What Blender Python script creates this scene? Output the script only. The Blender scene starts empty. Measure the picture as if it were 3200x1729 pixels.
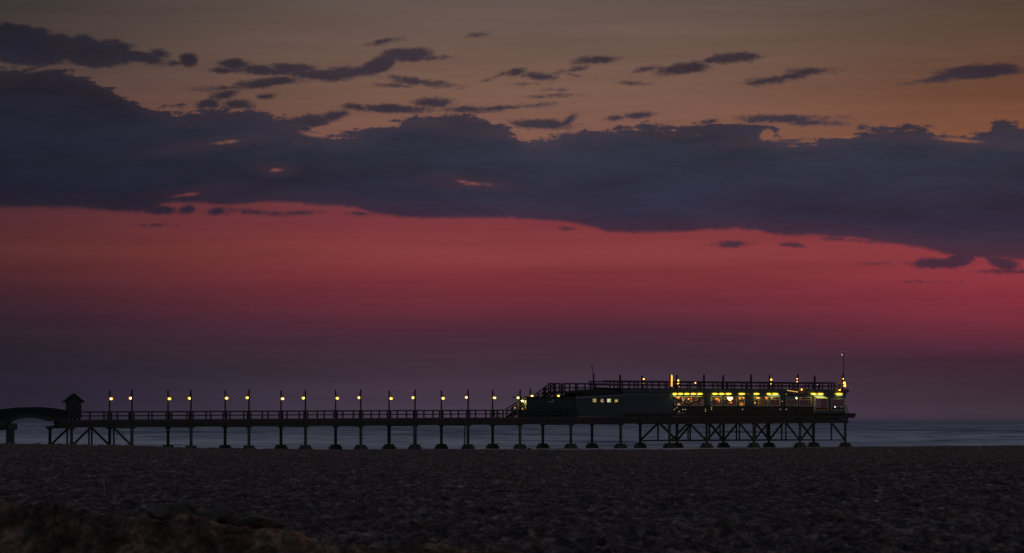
import bpy, bmesh, math, random
import numpy as np
from mathutils import Vector, Matrix
random.seed(7)
sc = bpy.context.scene
COL = sc.collection
R = math.radians

# ------------------------------------------------------------------ measures
# camera 4 m above the water looking along +Y, focal length 10000 px on a 3200 px wide picture
F, HY, H = 10000.0, 1318.0, 4.0
TH = R(33.0)                       # the jetty runs out to sea at 33 degrees to the picture plane
CU, SU = math.cos(TH), math.sin(TH)
PX, PY = -51.66, 435.0             # foot of the first near-side lamp post
def S(t): return 0.0055 * t        # the deck climbs slightly seawards
def FW(t): return 6.9 + 0.0085 * t # width between the two rows of piles
def J(t, w, z=0.0): return Vector((PX + t*CU - w*SU, PY + t*SU + w*CU, z))
def T(px, w=0.0):                  # distance along the jetty of something measured in the photo
    q = (px-1600.0)/F
    return (q*(PY + w*CU) - PX + w*SU) / (CU - q*SU)
def ZP(py, t, w=0.0):
    return H + (HY-py)/F*(PY + t*SU + w*CU)

# ------------------------------------------------------------------ tagging
def tag(o, label=None, cat=None, group=None, kind=None):
    if label: o['label'] = label
    if cat: o['category'] = cat
    if group: o['group'] = group
    if kind: o['kind'] = kind
    return o

class MB:
    """collects shapes given in jetty coordinates (t along, w across, z up)"""
    def __init__(s): s.v = []; s.f = []; s.m = []; s.mi = 0
    def add(s, vs, fs):
        n = len(s.v); s.v += [tuple(p) for p in vs]
        for f in fs: s.f.append([n+i for i in f]); s.m.append(s.mi)
    def hexa(s, p):
        s.add(p, [(0,3,2,1),(4,5,6,7),(0,1,5,4),(1,2,6,5),(2,3,7,6),(3,0,4,7)])
    def box(s, a, b, c, d, e, f, sl=None):
        g = sl or (lambda t: 0)
        s.hexa([(a,c,e+g(a)),(b,c,e+g(b)),(b,d,e+g(b)),(a,d,e+g(a)),(a,c,f+g(a)),(b,c,f+g(b)),(b,d,f+g(b)),(a,d,f+g(a))])
    def bar(s, p, q, wd, ht=None):
        """rectangular beam between two points"""
        ht = ht or wd
        p, q = Vector(p), Vector(q); d = (q-p).normalized()
        up = Vector((0,0,1)) if abs(d.z) < 0.95 else Vector((1,0,0))
        a = d.cross(up).normalized()*wd/2; b = a.cross(d).normalized()*ht/2
        s.hexa([p-a-b, p+a-b, p+a+b, p-a+b, q-a-b, q+a-b, q+a+b, q-a+b])
    def cyl(s, p, q, r, r2=None, n=12, cap=True):
        r2 = r if r2 is None else r2
        p, q = Vector(p), Vector(q); d = (q-p).normalized()
        up = Vector((0,0,1)) if abs(d.z) < 0.95 else Vector((1,0,0))
        a = d.cross(up).normalized(); b = a.cross(d)
        vs = []
        for c, rr in ((p, r), (q, r2)):
            for i in range(n):
                an = 2*math.pi*i/n; vs.append(c + a*math.cos(an)*rr + b*math.sin(an)*rr)
        fs = [(i, (i+1) % n, n+(i+1) % n, n+i) for i in range(n)]
        if cap: fs += [tuple(range(n-1,-1,-1)), tuple(range(n, 2*n))]
        s.add(vs, fs)
    def tube(s, pts, r, n=8):
        pts = [Vector(p) for p in pts]
        for a, b in zip(pts[:-1], pts[1:]): s.cyl(a, b, r, n=n)
    def ell(s, c, rx, ry=None, rz=None, n=12, k=8, z0=-1, z1=1):
        ry = ry or rx; rz = rz or rx; vs = []; fs = []
        a0, a1 = math.asin(z0), math.asin(z1)
        for j in range(k+1):
            a = a0 + (a1-a0)*j/k
            for i in range(n):
                b = 2*math.pi*i/n
                vs.append((c[0]+rx*math.cos(a)*math.cos(b), c[1]+ry*math.cos(a)*math.sin(b), c[2]+rz*math.sin(a)))
        for j in range(k):
            for i in range(n):
                fs.append((j*n+i, j*n+(i+1) % n, (j+1)*n+(i+1) % n, (j+1)*n+i))
        fs += [tuple(range(n-1,-1,-1)), tuple(range(k*n, k*n+n))]
        s.add(vs, fs)
    def lathe(s, c, prof, n=14):
        vs = []; fs = []
        for r, z in prof:
            for i in range(n):
                b = 2*math.pi*i/n; vs.append((c[0]+r*math.cos(b), c[1]+r*math.sin(b), c[2]+z))
        for j in range(len(prof)-1):
            for i in range(n): fs.append((j*n+i, j*n+(i+1) % n, (j+1)*n+(i+1) % n, (j+1)*n+i))
        s.add(vs, fs)
    def prism(s, prof, w0, w1):
        """outline in (t,z) extruded across the jetty"""
        n = len(prof)
        vs = [(t, w0, z) for t, z in prof] + [(t, w1, z) for t, z in prof]
        s.add(vs, [tuple(range(n)), tuple(range(2*n-1, n-1, -1))] + [(i, n+i, n+(i+1) % n, (i+1) % n) for i in range(n)])
    def prismt(s, prof, t0, t1):
        """outline in (w,z) extruded along the jetty"""
        n = len(prof)
        vs = [(t0, w, z) for w, z in prof] + [(t1, w, z) for w, z in prof]
        s.add(vs, [tuple(range(n-1,-1,-1)), tuple(range(n, 2*n))] + [(i, (i+1) % n, n+(i+1) % n, n+i) for i in range(n)])
    def build(s, name, mat, parent=None, org=None, bevel=0, smooth=False):
        o3 = org if org is not None else (parent['_o'] if parent is not None else None)
        ox, oy, oz = o3
        me = bpy.data.meshes.new(name)
        me.from_pydata([(x-ox, y-oy, z-oz) for x, y, z in s.v], [], s.f)
        mats = mat if isinstance(mat, (list, tuple)) else [mat]
        for m in mats: me.materials.append(m)
        if len(mats) > 1: me.polygons.foreach_set('material_index', s.m)
        bm = bmesh.new(); bm.from_mesh(me); bmesh.ops.recalc_face_normals(bm, faces=bm.faces); bm.to_mesh(me); bm.free()
        if smooth: me.polygons.foreach_set('use_smooth', [True]*len(me.polygons))
        me.update()
        o = bpy.data.objects.new(name, me); COL.objects.link(o)
        o['_o'] = [ox, oy, oz]
        if parent is not None: o.parent = parent
        else:
            o.location = J(ox, oy, oz); o.rotation_euler = (0, 0, TH)
        if bevel:
            b = o.modifiers.new('bevel', 'BEVEL'); b.width = bevel; b.segments = 1; b.limit_method = 'ANGLE'
        return o

def thing(name, label, cat, t, w, z, group=None):
    o = bpy.data.objects.new(name, None); COL.objects.link(o)
    o.empty_display_size = 0.3
    o.location = J(t, w, z); o.rotation_euler = (0, 0, TH); o['_o'] = [t, w, z]
    return tag(o, label, cat, group)

def copy_tree(o, parent=None):
    c = o.copy(); COL.objects.link(c)
    if parent is not None: c.parent = parent
    for ch in [x for x in o.children]: copy_tree(ch, c)
    return c

# ------------------------------------------------------------------ materials
def lin(r, g, b):
    def f(c):
        c /= 255.0
        return c/12.92 if c <= 0.04045 else ((c+0.055)/1.055)**2.4
    return (f(r), f(g), f(b), 1)

def mat(name, c1, c2=None, scale=4.0, rough=0.8, spec=0.3, bump=0.0, stretch=(1,1,1), metal=0.0, detail=5):
    m = bpy.data.materials.new(name); m.use_nodes = True
    nt = m.node_tree; N = nt.nodes; L = nt.links
    b = N['Principled BSDF']; b.inputs['Roughness'].default_value = rough
    b.inputs['Specular IOR Level'].default_value = spec; b.inputs['Metallic'].default_value = metal
    c2 = c2 or tuple(x*0.6 for x in c1)
    tc = N.new('ShaderNodeTexCoord'); mp = N.new('ShaderNodeMapping'); mp.inputs['Scale'].default_value = stretch
    nz = N.new('ShaderNodeTexNoise'); nz.inputs['Scale'].default_value = scale; nz.inputs['Detail'].default_value = detail
    nz.inputs['Roughness'].default_value = 0.65
    L.new(tc.outputs['Object'], mp.inputs[0]); L.new(mp.outputs[0], nz.inputs['Vector'])
    cr = N.new('ShaderNodeValToRGB'); cr.color_ramp.elements[0].position = 0.3; cr.color_ramp.elements[1].position = 0.7
    cr.color_ramp.elements[0].color = (*c1[:3], 1); cr.color_ramp.elements[1].color = (*c2[:3], 1)
    L.new(nz.outputs['Fac'], cr.inputs[0]); L.new(cr.outputs[0], b.inputs['Base Color'])
    if bump:
        bp = N.new('ShaderNodeBump'); bp.inputs['Strength'].default_value = bump; bp.inputs['Distance'].default_value = 0.05
        L.new(nz.outputs['Fac'], bp.inputs['Height']); L.new(bp.outputs[0], b.inputs['Normal'])
    return m

def boards(name, c1, c2, period, axis, rough=0.75):
    """painted or raw boards: thin dark joints every 'period' metres along axis, plus wood grain"""
    m = mat(name, c1, c2, 3.0, rough, 0.25, 0.2, (0.4, 0.4, 3) if axis == 2 else (3, 0.5, 1))
    nt = m.node_tree; N = nt.nodes; L = nt.links; b = N['Principled BSDF']
    tc = [n for n in N if n.type == 'TEX_COORD'][0]; cr = [n for n in N if n.type == 'VALTORGB'][0]
    sp = N.new('ShaderNodeSeparateXYZ'); L.new(tc.outputs['Object'], sp.inputs[0])
    d = N.new('ShaderNodeMath'); d.operation = 'DIVIDE'; L.new(sp.outputs[axis], d.inputs[0]); d.inputs[1].default_value = period
    fr = N.new('ShaderNodeMath'); fr.operation = 'FRACT'; L.new(d.outputs[0], fr.inputs[0])
    st = N.new('ShaderNodeMath'); st.operation = 'GREATER_THAN'; L.new(fr.outputs[0], st.inputs[0]); st.inputs[1].default_value = 0.12
    mu = N.new('ShaderNodeMix'); mu.data_type = 'RGBA'; mu.blend_type = 'MULTIPLY'; mu.inputs[0].default_value = 1
    L.new(cr.outputs[0], mu.inputs[6])
    mr = N.new('ShaderNodeMapRange'); L.new(st.outputs[0], mr.inputs[0]); mr.inputs[3].default_value = 0.35; mr.inputs[4].default_value = 1
    L.new(mr.outputs[0], mu.inputs[7]); L.new(mu.outputs[2], b.inputs['Base Color'])
    return m

def emit(name, col, s):
    m = bpy.data.materials.new(name); m.use_nodes = True
    nt = m.node_tree; nt.nodes.clear()
    e = nt.nodes.new('ShaderNodeEmission'); e.inputs[0].default_value = (*col, 1); e.inputs[1].default_value = s
    # uneven glow of old glass
    tc = nt.nodes.new('ShaderNodeTexCoord'); nz = nt.nodes.new('ShaderNodeTexNoise'); nz.inputs['Scale'].default_value = 2.5
    mr = nt.nodes.new('ShaderNodeMapRange'); mr.inputs[1].default_value = .3; mr.inputs[2].default_value = .7
    mr.inputs[3].default_value = s*0.7; mr.inputs[4].default_value = s*1.25
    nt.links.new(tc.outputs['Object'], nz.inputs['Vector']); nt.links.new(nz.outputs['Fac'], mr.inputs[0]); nt.links.new(mr.outputs[0], e.inputs[1])
    o = nt.nodes.new('ShaderNodeOutputMaterial'); nt.links.new(e.outputs[0], o.inputs[0])
    return m

def glowglass(name, col, s, fac):
    m = bpy.data.materials.new(name); m.use_nodes = True
    nt = m.node_tree; nt.nodes.clear()
    e = nt.nodes.new('ShaderNodeEmission'); e.inputs[0].default_value = (*col, 1); e.inputs[1].default_value = s
    t = nt.nodes.new('ShaderNodeBsdfTransparent'); mx = nt.nodes.new('ShaderNodeMixShader'); mx.inputs[0].default_value = fac
    o = nt.nodes.new('ShaderNodeOutputMaterial')
    nt.links.new(t.outputs[0], mx.inputs[1]); nt.links.new(e.outputs[0], mx.inputs[2]); nt.links.new(mx.outputs[0], o.inputs[0])
    return m

def glass(name, tint=(0.78,0.74,0.72), g=0.05):
    m = bpy.data.materials.new(name); m.use_nodes = True
    nt = m.node_tree; nt.nodes.clear()
    t = nt.nodes.new('ShaderNodeBsdfTransparent'); t.inputs[0].default_value = (*tint, 1)
    gl = nt.nodes.new('ShaderNodeBsdfGlossy'); gl.inputs['Roughness'].default_value = 0.05
    mx = nt.nodes.new('ShaderNodeMixShader'); mx.inputs[0].default_value = g
    o = nt.nodes.new('ShaderNodeOutputMaterial')
    nt.links.new(t.outputs[0], mx.inputs[1]); nt.links.new(gl.outputs[0], mx.inputs[2]); nt.links.new(mx.outputs[0], o.inputs[0])
    return m

M = {}
M['timber'] = mat('weathered_timber', (0.10,0.075,0.065), (0.05,0.04,0.04), 2.0, 0.85, 0.2, 0.3, (1,1,0.3))
M['rail'] = mat('rail_timber', (0.085,0.07,0.075), (0.045,0.04,0.045), 3.0, 0.8, 0.2, 0.2)
M['pile'] = mat('pile_concrete', (0.15,0.125,0.118), (0.075,0.064,0.062), 1.1, 0.9, 0.2, 0.3, (1,1,0.4))
M['post'] = mat('post_timber', (0.045,0.036,0.036), (0.025,0.02,0.022), 5.0, 0.8, 0.2, 0.2, (1,1,0.2))
M['steel'] = mat('painted_steel', (0.03,0.03,0.032), (0.05,0.04,0.035), 8.0, 0.5, 0.4)
M['planks'] = boards('deck_planks', (0.14,0.11,0.09), (0.08,0.065,0.06), 0.2, 0)
M['concrete'] = mat('approach_concrete', (0.095,0.088,0.084), (0.065,0.06,0.058), 1.2, 0.9, 0.2, 0.2)
M['parapet'] = mat('parapet_paint', (0.035,0.034,0.036), (0.024,0.023,0.025), 1.0, 0.85, 0.2, 0.1)
M['bluewall'] = boards('blue_grey_boards', (0.11,0.113,0.135), (0.085,0.09,0.108), 0.22, 2)
M['bluefascia'] = mat('blue_grey_fascia', (0.10,0.108,0.115), (0.075,0.083,0.09), 1.5, 0.8, 0.2)
M['palefascia'] = mat('pale_grey_fascia', (0.24,0.25,0.28), (0.17,0.18,0.205), 2.0, 0.8, 0.2)
M['housewall'] = boards('grey_green_boards', (0.105,0.107,0.112), (0.08,0.084,0.09), 0.2, 2)
M['darkwall'] = boards('dark_shed_boards', (0.06,0.064,0.07), (0.042,0.046,0.05), 0.2, 2)
M['sheet'] = mat('dark_roof_sheet', (0.055,0.05,0.048), (0.035,0.032,0.03), 2.0, 0.8, 0.2)
M['brownwall'] = boards('brown_skirt_boards', (0.085,0.06,0.055), (0.055,0.042,0.04), 0.25, 0)
M['clap'] = boards('cream_clapboard', (0.50,0.50,0.38), (0.40,0.40,0.30), 0.28, 2)
M['frame'] = mat('cream_window_frame', (0.72,0.70,0.46), (0.55,0.54,0.36), 3.0, 0.6, 0.3)
M['door'] = mat('brown_door', (0.10,0.06,0.04), (0.06,0.04,0.03), 3.0, 0.6, 0.3, 0.1, (3,3,0.5))
M['glass'] = glass('window_glass')
M['ceiling'] = mat('ceiling_boards', (0.30,0.29,0.20), (0.20,0.19,0.13), 2.0, 0.8)
M['skin'] = mat('skin', (0.45,0.26,0.18), (0.38,0.21,0.14), 6.0, 0.6)
M['hair'] = mat('dark_hair', (0.03,0.02,0.015), (0.02,0.015,0.01), 20.0, 0.6)
M['rock'] = mat('dark_rock', (0.20,0.16,0.14), (0.08,0.065,0.055), 5.0, 0.9, 0.2, 0.6)
M['shell'] = mat('bleached_shell', (0.75,0.74,0.70), (0.6,0.58,0.55), 15.0, 0.6)
M['ring'] = mat('faded_ring_canvas', (0.20,0.08,0.06), (0.12,0.06,0.05), 6.0, 0.8)
M['bulb'] = emit('white_hot_bulb', (1.0,0.84,0.24), 90.0)
M['shade'] = glowglass('yellow_lamp_glass', (1.0,0.58,0.04), 1.15, 0.8)
M['warmbulb'] = emit('warm_bulb', (1.0,0.42,0.08), 3.5)
M['spotbulb'] = emit('orange_flood_lens', (1.0,0.30,0.02), 12.0)
M['orangeshade'] = emit('orange_lamp_shade', (1.0,0.30,0.03), 2.6)
M['whitebulb'] = emit('large_white_globe', (1.0,0.62,0.28), 9.0)
M['yellowlens'] = emit('yellow_lens', (1.0,0.60,0.01), 1.3)
M['whitelens'] = emit('pale_lens', (1.0,0.93,0.16), 1.9)
M['dimglow'] = emit('dim_small_bulb', (0.9,0.85,0.5), 0.45)
M['redglow'] = emit('dim_red_lamp', (0.9,0.12,0.05), 0.35)
def litpane(name, c1, c2):
    m = bpy.data.materials.new(name); m.use_nodes = True
    nt = m.node_tree; nt.nodes.clear()
    tc = nt.nodes.new('ShaderNodeTexCoord'); nz = nt.nodes.new('ShaderNodeTexNoise'); nz.inputs['Scale'].default_value = 3.5
    cr = nt.nodes.new('ShaderNodeValToRGB'); cr.color_ramp.elements[0].position = .38; cr.color_ramp.elements[1].position = .6
    cr.color_ramp.elements[0].color = (*c1, 1); cr.color_ramp.elements[1].color = (*c2, 1)
    e = nt.nodes.new('ShaderNodeEmission'); o = nt.nodes.new('ShaderNodeOutputMaterial')
    nt.links.new(tc.outputs['Object'], nz.inputs['Vector']); nt.links.new(nz.outputs['Fac'], cr.inputs[0])
    nt.links.new(cr.outputs[0], e.inputs[0]); nt.links.new(e.outputs[0], o.inputs[0])
    return m
M['pane0'] = litpane('lit_pane_tan', (0.20,0.16,0.05), (0.42,0.36,0.13))
M['pane1'] = litpane('lit_pane_pinkish', (0.12,0.10,0.05), (0.55,0.30,0.17))
M['pane2'] = litpane('lit_pane_bright', (0.30,0.30,0.10), (0.75,0.85,0.42))
M['pane3'] = litpane('lit_pane_mottled', (0.02,0.015,0.008), (0.55,0.42,0.10))

# ------------------------------------------------------------------ the jetty
TK = [9.0*k for k in range(-1, 11)] + [97.0, 106.0, 115.0, 124.0]     # pile frames
TEND = 124.35
T_SHED0, T_SHED1 = T(1645), T(1799)
T_HOUSE1 = T(1947)
T_REST0 = T(2103)
DT, DB = 4.29, 3.23                  # deck top and beam underside at t = 0

jetty = thing('jetty', 'long dark timber jetty on concrete piles running from the beach out over the sea', 'jetty', 40, 3.5, 0)
# deck
d = MB()
d.hexa([(-11,-.35,DT-.14+S(-11)),(TEND,-.35,DT-.14+S(TEND)),(TEND,FW(TEND)+.35,DT-.14+S(TEND)),(-8,FW(-8)+.35,DT-.14+S(-8)),
        (-11,-.35,DT+S(-11)),(TEND,-.35,DT+S(TEND)),(TEND,FW(TEND)+.35,DT+S(TEND)),(-8,FW(-8)+.35,DT+S(-8))])
d.build('deck', M['planks'], jetty)
for a, b in zip([-11]+TK[1:-1], TK[1:-1]+[TEND]):
    for side in (0, 1):
        if a == -11 and side: a = -8.3
        e = MB()
        w0 = (lambda t: -.30) if side == 0 else (lambda t: FW(t)-.02)
        zb = DB if a < 89 else DB-.12
        # two stacked beams with a shadow gap
        for z0, z1, o_ in ((zb, DT-.62, 0), (DT-.60, DT-.146, -.05 if side == 0 else .05)):
            e.hexa([(a,w0(a)+o_,z0+S(a)),(b-.01,w0(b)+o_,z0+S(b)),(b-.01,w0(b)+.3+o_,z0+S(b)),(a,w0(a)+.3+o_,z0+S(a)),
                    (a,w0(a)+o_,z1+S(a)),(b-.01,w0(b)+o_,z1+S(b)),(b-.01,w0(b)+.3+o_,z1+S(b)),(a,w0(a)+.3+o_,z1+S(a))])
        e.build('edge_beam', M['timber'], jetty)
j = MB()
for i in range(3):
    w = 1.7+1.8*i
    j.box((-9.6,-9,-8.4)[i], TEND-.2, w-.12, w+.12, DB+.3, DT-.15, S)
j.build('joist', M['timber'], jetty)
# piles
for k, t in enumerate(TK):
    for side in (0, 1):
        w = 0.0 if side == 0 else FW(t)
        onland = t < 1
        r = .215 if k not in (6,) else .26
        p = MB(); p.cyl((t, w, -2.2), (t, w, DB+S(t)+.02), r, n=16)
        # corbels under the beam
        zt = DB+S(t)
        p.prism([(t-.62, zt-.002), (t-.2, zt-.26), (t+.2, zt-.26), (t+.62, zt-.002)], w-.14, w+.14)
        pl = p.build('pile', M['pile'], jetty)
        if t > 8:
            f = MB()
            b1, b2 = (.62, .78)
            z1, z2 = (.72, .40)
            f.box(t-b1, t+b1, w-b1*.8, w+b1*.8, z2-.02, z1)
            f.box(t-b2, t+b2, w-b2*.85, w+b2*.85, -.35, z2)
            f.box(t-.42, t+.42, w-.4, w+.4, -2.0, -.352)
            f.build('footing', M['pile'], pl, bevel=.05)
    c = MB(); c.box(t-.16, t+.16, .22, FW(t)-.22, DB+S(t)-.1, DB+S(t)+.28)
    c.build('cross_beam', M['timber'], jetty)
# braces: shore end bay and the head of the jetty
def brace_bay(a, b, w, zlo, A=.31, B=.69, tie=True):
    zt = lambda t: DB+S(t)-.02
    L_ = b-a
    if A == B:
        tops = [(a, a+L_*.47), (b, a+L_*.53)]; hang = [a+L_*.5]
    else:
        tops = [(a, a+L_*A), (b, a+L_*B)]; hang = [a+L_*(A-.015), a+L_*(B+.015)]
    for base, top in tops:
        s_ = 1 if top > base else -1
        m = MB(); m.bar((base+.15*s_, w, zlo+.05), (top, w, zt(top)), .2, .26); m.build('brace', M['timber'], jetty)
    for h in hang:
        m = MB(); m.bar((h, w+.16, zlo-.05), (h, w+.16, zt(h)), .16, .2); m.build('hanger', M['timber'], jetty)
    if tie:
        m = MB(); m.bar((a+.2, w, zlo-.05), (b-.2, w, zlo-.05), .16, .2); m.build('tie_beam', M['timber'], jetty)
brace_bay(-9, 0, 0, .78, tie=False); brace_bay(-9, 0, FW(-5), .78, tie=False)
brace_bay(90, 97, FW(94), 1.15, .5, .5); brace_bay(90.2, 97, 0, 1.15, .5, .5)
for a, b in ((97,106),(106,115),(115,124)):
    brace_bay(a, b, 0, 1.17); brace_bay(a, b, FW(a), 1.17)
m = MB(); tA = T(376); m.cyl((tA, -.05, DB), (T(352), -.05, .6), .025, n=6); m.cyl((tA, -.05, DB), (T(406), -.05, .6), .025, n=6)
m.build('stay_rope', M['steel'], jetty)
m = MB(); tp = T(1451); m.cyl((tp, -.1, -.5), (tp, -.1, DB+S(tp)), .085, n=10)
for zz in (2.35, 1.05): m.bar((tp-.3, -.1, zz), (tp+.55, -.1, zz), .07)
m.build('drain_pipe', M['steel'], jetty)

# railings: one section per bay and side
RT = 5.43
def railing(parent, a, b, wf, posts, sl=S, zt=RT, zd=DT, name='railing', thick=.19):
    r = MB()
    def rail(z0, z1, o0, o1):
        r.hexa([(a,wf(a)+o0,z0+sl(a)),(b,wf(b)+o0,z0+sl(b)),(b,wf(b)+o1,z0+sl(b)),(a,wf(a)+o1,z0+sl(a)),
                (a,wf(a)+o0,z1+sl(a)),(b,wf(b)+o0,z1+sl(b)),(b,wf(b)+o1,z1+sl(b)),(a,wf(a)+o1,z1+sl(a))])
    rail(zt-thick, zt, -.1, .1)
    h = zt-zd
    rail(zd+h*.45-.075, zd+h*.45+.075, -.04, .04)
    o = r.build(name, M['rail'], parent)
    for p in posts:
        m = MB(); m.box(p-.085, p+.085, wf(p)-.075, wf(p)+.075, zd-.05+sl(p), zt-thick+.005+sl(p))
        m.build('rail_post', M['rail'], o)
    return o
edges = [-5.6]+[9.0*k for k in range(0, 8)]
for side in (0, 1):
    wf = (lambda t: -.05) if side == 0 else (lambda t: FW(t)+.05)
    for i, (a, b) in enumerate(zip(edges[:-1], edges[1:])):
        if i == 0: ps = [-3.0, a+.2] if side else [-2.2, -4.2]
        else: ps = [a+3.0, a+6.0]
        a2 = a+.12 if i else a
        ps = ps + ([a+.28] if i else []) + [b-.28]
        railing(jetty, a2, b-.12, wf, ps)
    railing(jetty, 63.12, T_SHED0+ (0 if side == 0 else 6), wf, [63.3, T_SHED0-.3, 63.9])
# beside the shed and house on the seaward stretch the near railing runs on in front of the walls
railing(jetty, T_SHED0+.05, T_SHED1-.1, lambda t: -.22, [T_SHED0+.3, 68, 70.5, 73])

# ------------------------------------------------------------------ lamp posts
def lamp_post(sign, label, t, w, z0, ztop, group):
    root = thing('lamp_post', label, 'lamp post', t, w, z0, group)
    p = MB(); p.cyl((t, w, z0), (t, w, ztop), .115, .105, n=12); p.ell((t, w, ztop), .105, .105, .05, z0=0)
    p.build('post', M['post'], root)
    y = w+sign*.5; zl = ztop-1.08
    a = MB(); pts = []
    for i in range(9):
        an = math.pi*i/8
        pts.append((t, w+sign*(.08+.21*(1-math.cos(an))), ztop-.62+.24*math.sin(an)))
    a.tube([(t, w, ztop-.9), (t, w+sign*.08, ztop-.62)]+pts, .028); a.tube([pts[-1], (t, y, ztop-.74)], .03)
    a.build('arm', M['steel'], root)
    c = MB(); c.lathe((t, y, zl), [(.0,.42),(.05,.42),(.07,.30),(.12,.20),(.15,.145),(.0,.145)]); c.build('cap', M['steel'], root)
    g = MB(); g.lathe((t, y, zl), [(.13,.15),(.22,.08),(.265,-.03),(.25,-.13),(.17,-.21),(.0,-.24)]); sh = g.build('glass_shade', M['shade'], root, smooth=True)
    b = MB(); b.ell((t, y, zl-.06), .07, .07, .09); b.build('bulb', M['bulb'], sh, smooth=True)
    return root
ORD = ['first','second','third','fourth','fifth','sixth','seventh','eighth']
protoN = lamp_post(1, 'x', 0, 0, DT, 8.33, 'lit lamp posts along the jetty walkway')
protoF = lamp_post(-1, 'x', 0, FW(0), DT, 8.27, 'lit lamp posts along the jetty walkway')
for k in range(8):
    t = 9.0*k
    for side, pr in ((0, protoN), (1, protoF)):
        o = pr if k == 0 else copy_tree(pr)
        o.location = J(t, 0 if side == 0 else FW(t), DT+S(t)+random.uniform(-.05, .05))
        o.rotation_euler = (random.uniform(-.006,.006), random.uniform(-.006,.006), TH+random.uniform(-.12,.12))
        row = 'taller near-side' if side == 0 else 'shorter far-side'
        hang = 'lamp hung on its left' if side == 0 else 'lamp hung on its right'
        o['label'] = '%s %s lit lamp post from the small gabled kiosk, %s' % (ORD[k], row, hang)

# the post rising behind the shed, its lamp just above the roof
t = T(1657, 4.5); zt = ZP(1215, t, 4.5)
lamp_post(-1, 'lit lamp post behind the dark shed, only its lamp and top above the roof', t, 4.5, DT+S(t), zt, 'lit lamp posts along the jetty walkway')

# ------------------------------------------------------------------ lifebuoy on the railing
t = T(1557, -.2); z = ZP(1297, t, -.2)
lb = MB(); n, k2 = 20, 8; vs = []; fs = []
for i in range(n):
    a = 2*math.pi*i/n
    for jx in range(k2):
        b = 2*math.pi*jx/k2; rr = .31+.055*math.cos(b)
        vs.append((t+rr*math.cos(a), -.21+.055*math.sin(b), z+rr*math.sin(a)))
for i in range(n):
    for jx in range(k2): fs.append((i*k2+jx, i*k2+(jx+1) % k2, ((i+1) % n)*k2+(jx+1) % k2, ((i+1) % n)*k2+jx))
lb.add(vs, fs)
tag(lb.build('lifebuoy', M['ring'], None, (t, -.21, z), smooth=True), 'round lifebuoy hung on the jetty railing just before the lit shed end', 'lifebuoy')

# ------------------------------------------------------------------ gabled kiosk at the shore end
w0 = .9
tk = T(232, w0); pk = J(tk, w0)
KA = R(16)
def kz(py): return H+(HY-py)/F*pk.y
zf, ze, zr = DT+S(tk)+.22, kz(1254), kz(1229.5)
k = bpy.data.objects.new('kiosk', None); COL.objects.link(k); k.location = (pk.x, pk.y, DT+S(tk)); k.rotation_euler = (0, 0, KA); k['_o'] = [0, 0, DT+S(tk)]
tag(k, 'small dark gabled kiosk on short feet standing on the shore end of the jetty', 'kiosk')
hw = .93
m = MB(); m.prism([(-hw, zf), (hw, zf), (hw, ze-.02), (0, zr-.16), (-hw, ze-.02)], 0, 1.75); m.build('wall', M['darkwall'], k)
m = MB()
for s_ in (-1, 1): m.prism([(s_*(hw+.46), ze-.06), (s_*(hw+.46), ze-.20), (0, zr-.14), (0, zr)], -.25, 2.0)
m.build('roof', M['sheet'], k)
for s_ in (-1, 1):
    m = MB(); m.box(s_*(hw+.012)-.05, s_*(hw+.012)+.05, -.035, .02, zf, ze-.1); m.build('corner_board', M['housewall'], k)
for a in (-.8, -.3, .3, .8):
    m = MB(); m.box(a*hw-.07, a*hw+.07, .1, 1.6, DT+S(tk), zf+.01); m.build('foot', M['timber'], k)
m = MB(); m.box(-hw-.03, -hw+.005, .4, 1.3, zf+.05, zf+1.9); m.build('door', M['door'], k)

# ------------------------------------------------------------------ arched approach bridge
def arch_top(px):
    pts = [(-260,1300),(-120,1289),(0,1279.5),(50,1274),(120,1272),(165,1275),(209,1283),(235,1289),(262,1300)]
    return np.interp(px, [p[0] for p in pts], [p[1] for p in pts])
def arch_bot(px):
    pts = [(-260,1341),(0,1336),(18,1336),(19,1336),(41,1318),(46,1313.5),(65,1309),(90,1306),(115,1307.5),(152,1315),(165,1322),(262,1322)]
    return np.interp(px, [p[0] for p in pts], [p[1] for p in pts])
br = thing('footbridge', 'dark arched approach bridge with solid parapets joining the shore to the jetty', 'bridge', -15, 3.5, 0)
for nm, w_a, w_b, lo in (('parapet', -.55, -.35, 0), ('parapet', 7.1, 7.3, 0)):
    top = []; bot = []
    for px in range(-260, 216 if w_a < 0 else 206, 8):
        t = T(px, w_a); top.append((t, ZP(arch_top(px), t, w_a))); bot.append((t, ZP((arch_top(px)*.40+arch_bot(px)*.60), t, w_a)))
    m = MB()
    for (a, b_), (c, d_) in zip(zip(top[:-1], top[1:]), zip(bot[:-1], bot[1:])):
        m.hexa([(c[0],w_a,c[1]),(d_[0],w_a,d_[1]),(d_[0],w_b,d_[1]),(c[0],w_b,c[1]),(a[0],w_a,a[1]),(b_[0],w_a,b_[1]),(b_[0],w_b,b_[1]),(a[0],w_b,a[1])])
    m.build(nm, M['parapet'], br)
g = MB()
for w_a, w_b in ((-.30, .2), (6.6, 7.05)):
    m = MB()
    for px in range(-260, 208, 8):
        q = px+8
        ta, tb = T(px, w_a), T(q, w_a)
        f1 = lambda p, t: (ZP(arch_top(p)*.42+arch_bot(p)*.58, t, w_a), ZP(arch_bot(p), t, w_a)+(.25 if p >= 160 else 0))
        (a1, a0), (b1, b0) = f1(px, ta), f1(q, tb)
        m.hexa([(ta,w_a,a0),(tb,w_a,b0),(tb,w_b,b0),(ta,w_b,a0),(ta,w_a,a1),(tb,w_a,b1),(tb,w_b,b1),(ta,w_b,a1)])
    m.build('arch_beam', M['concrete'], br)
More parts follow.
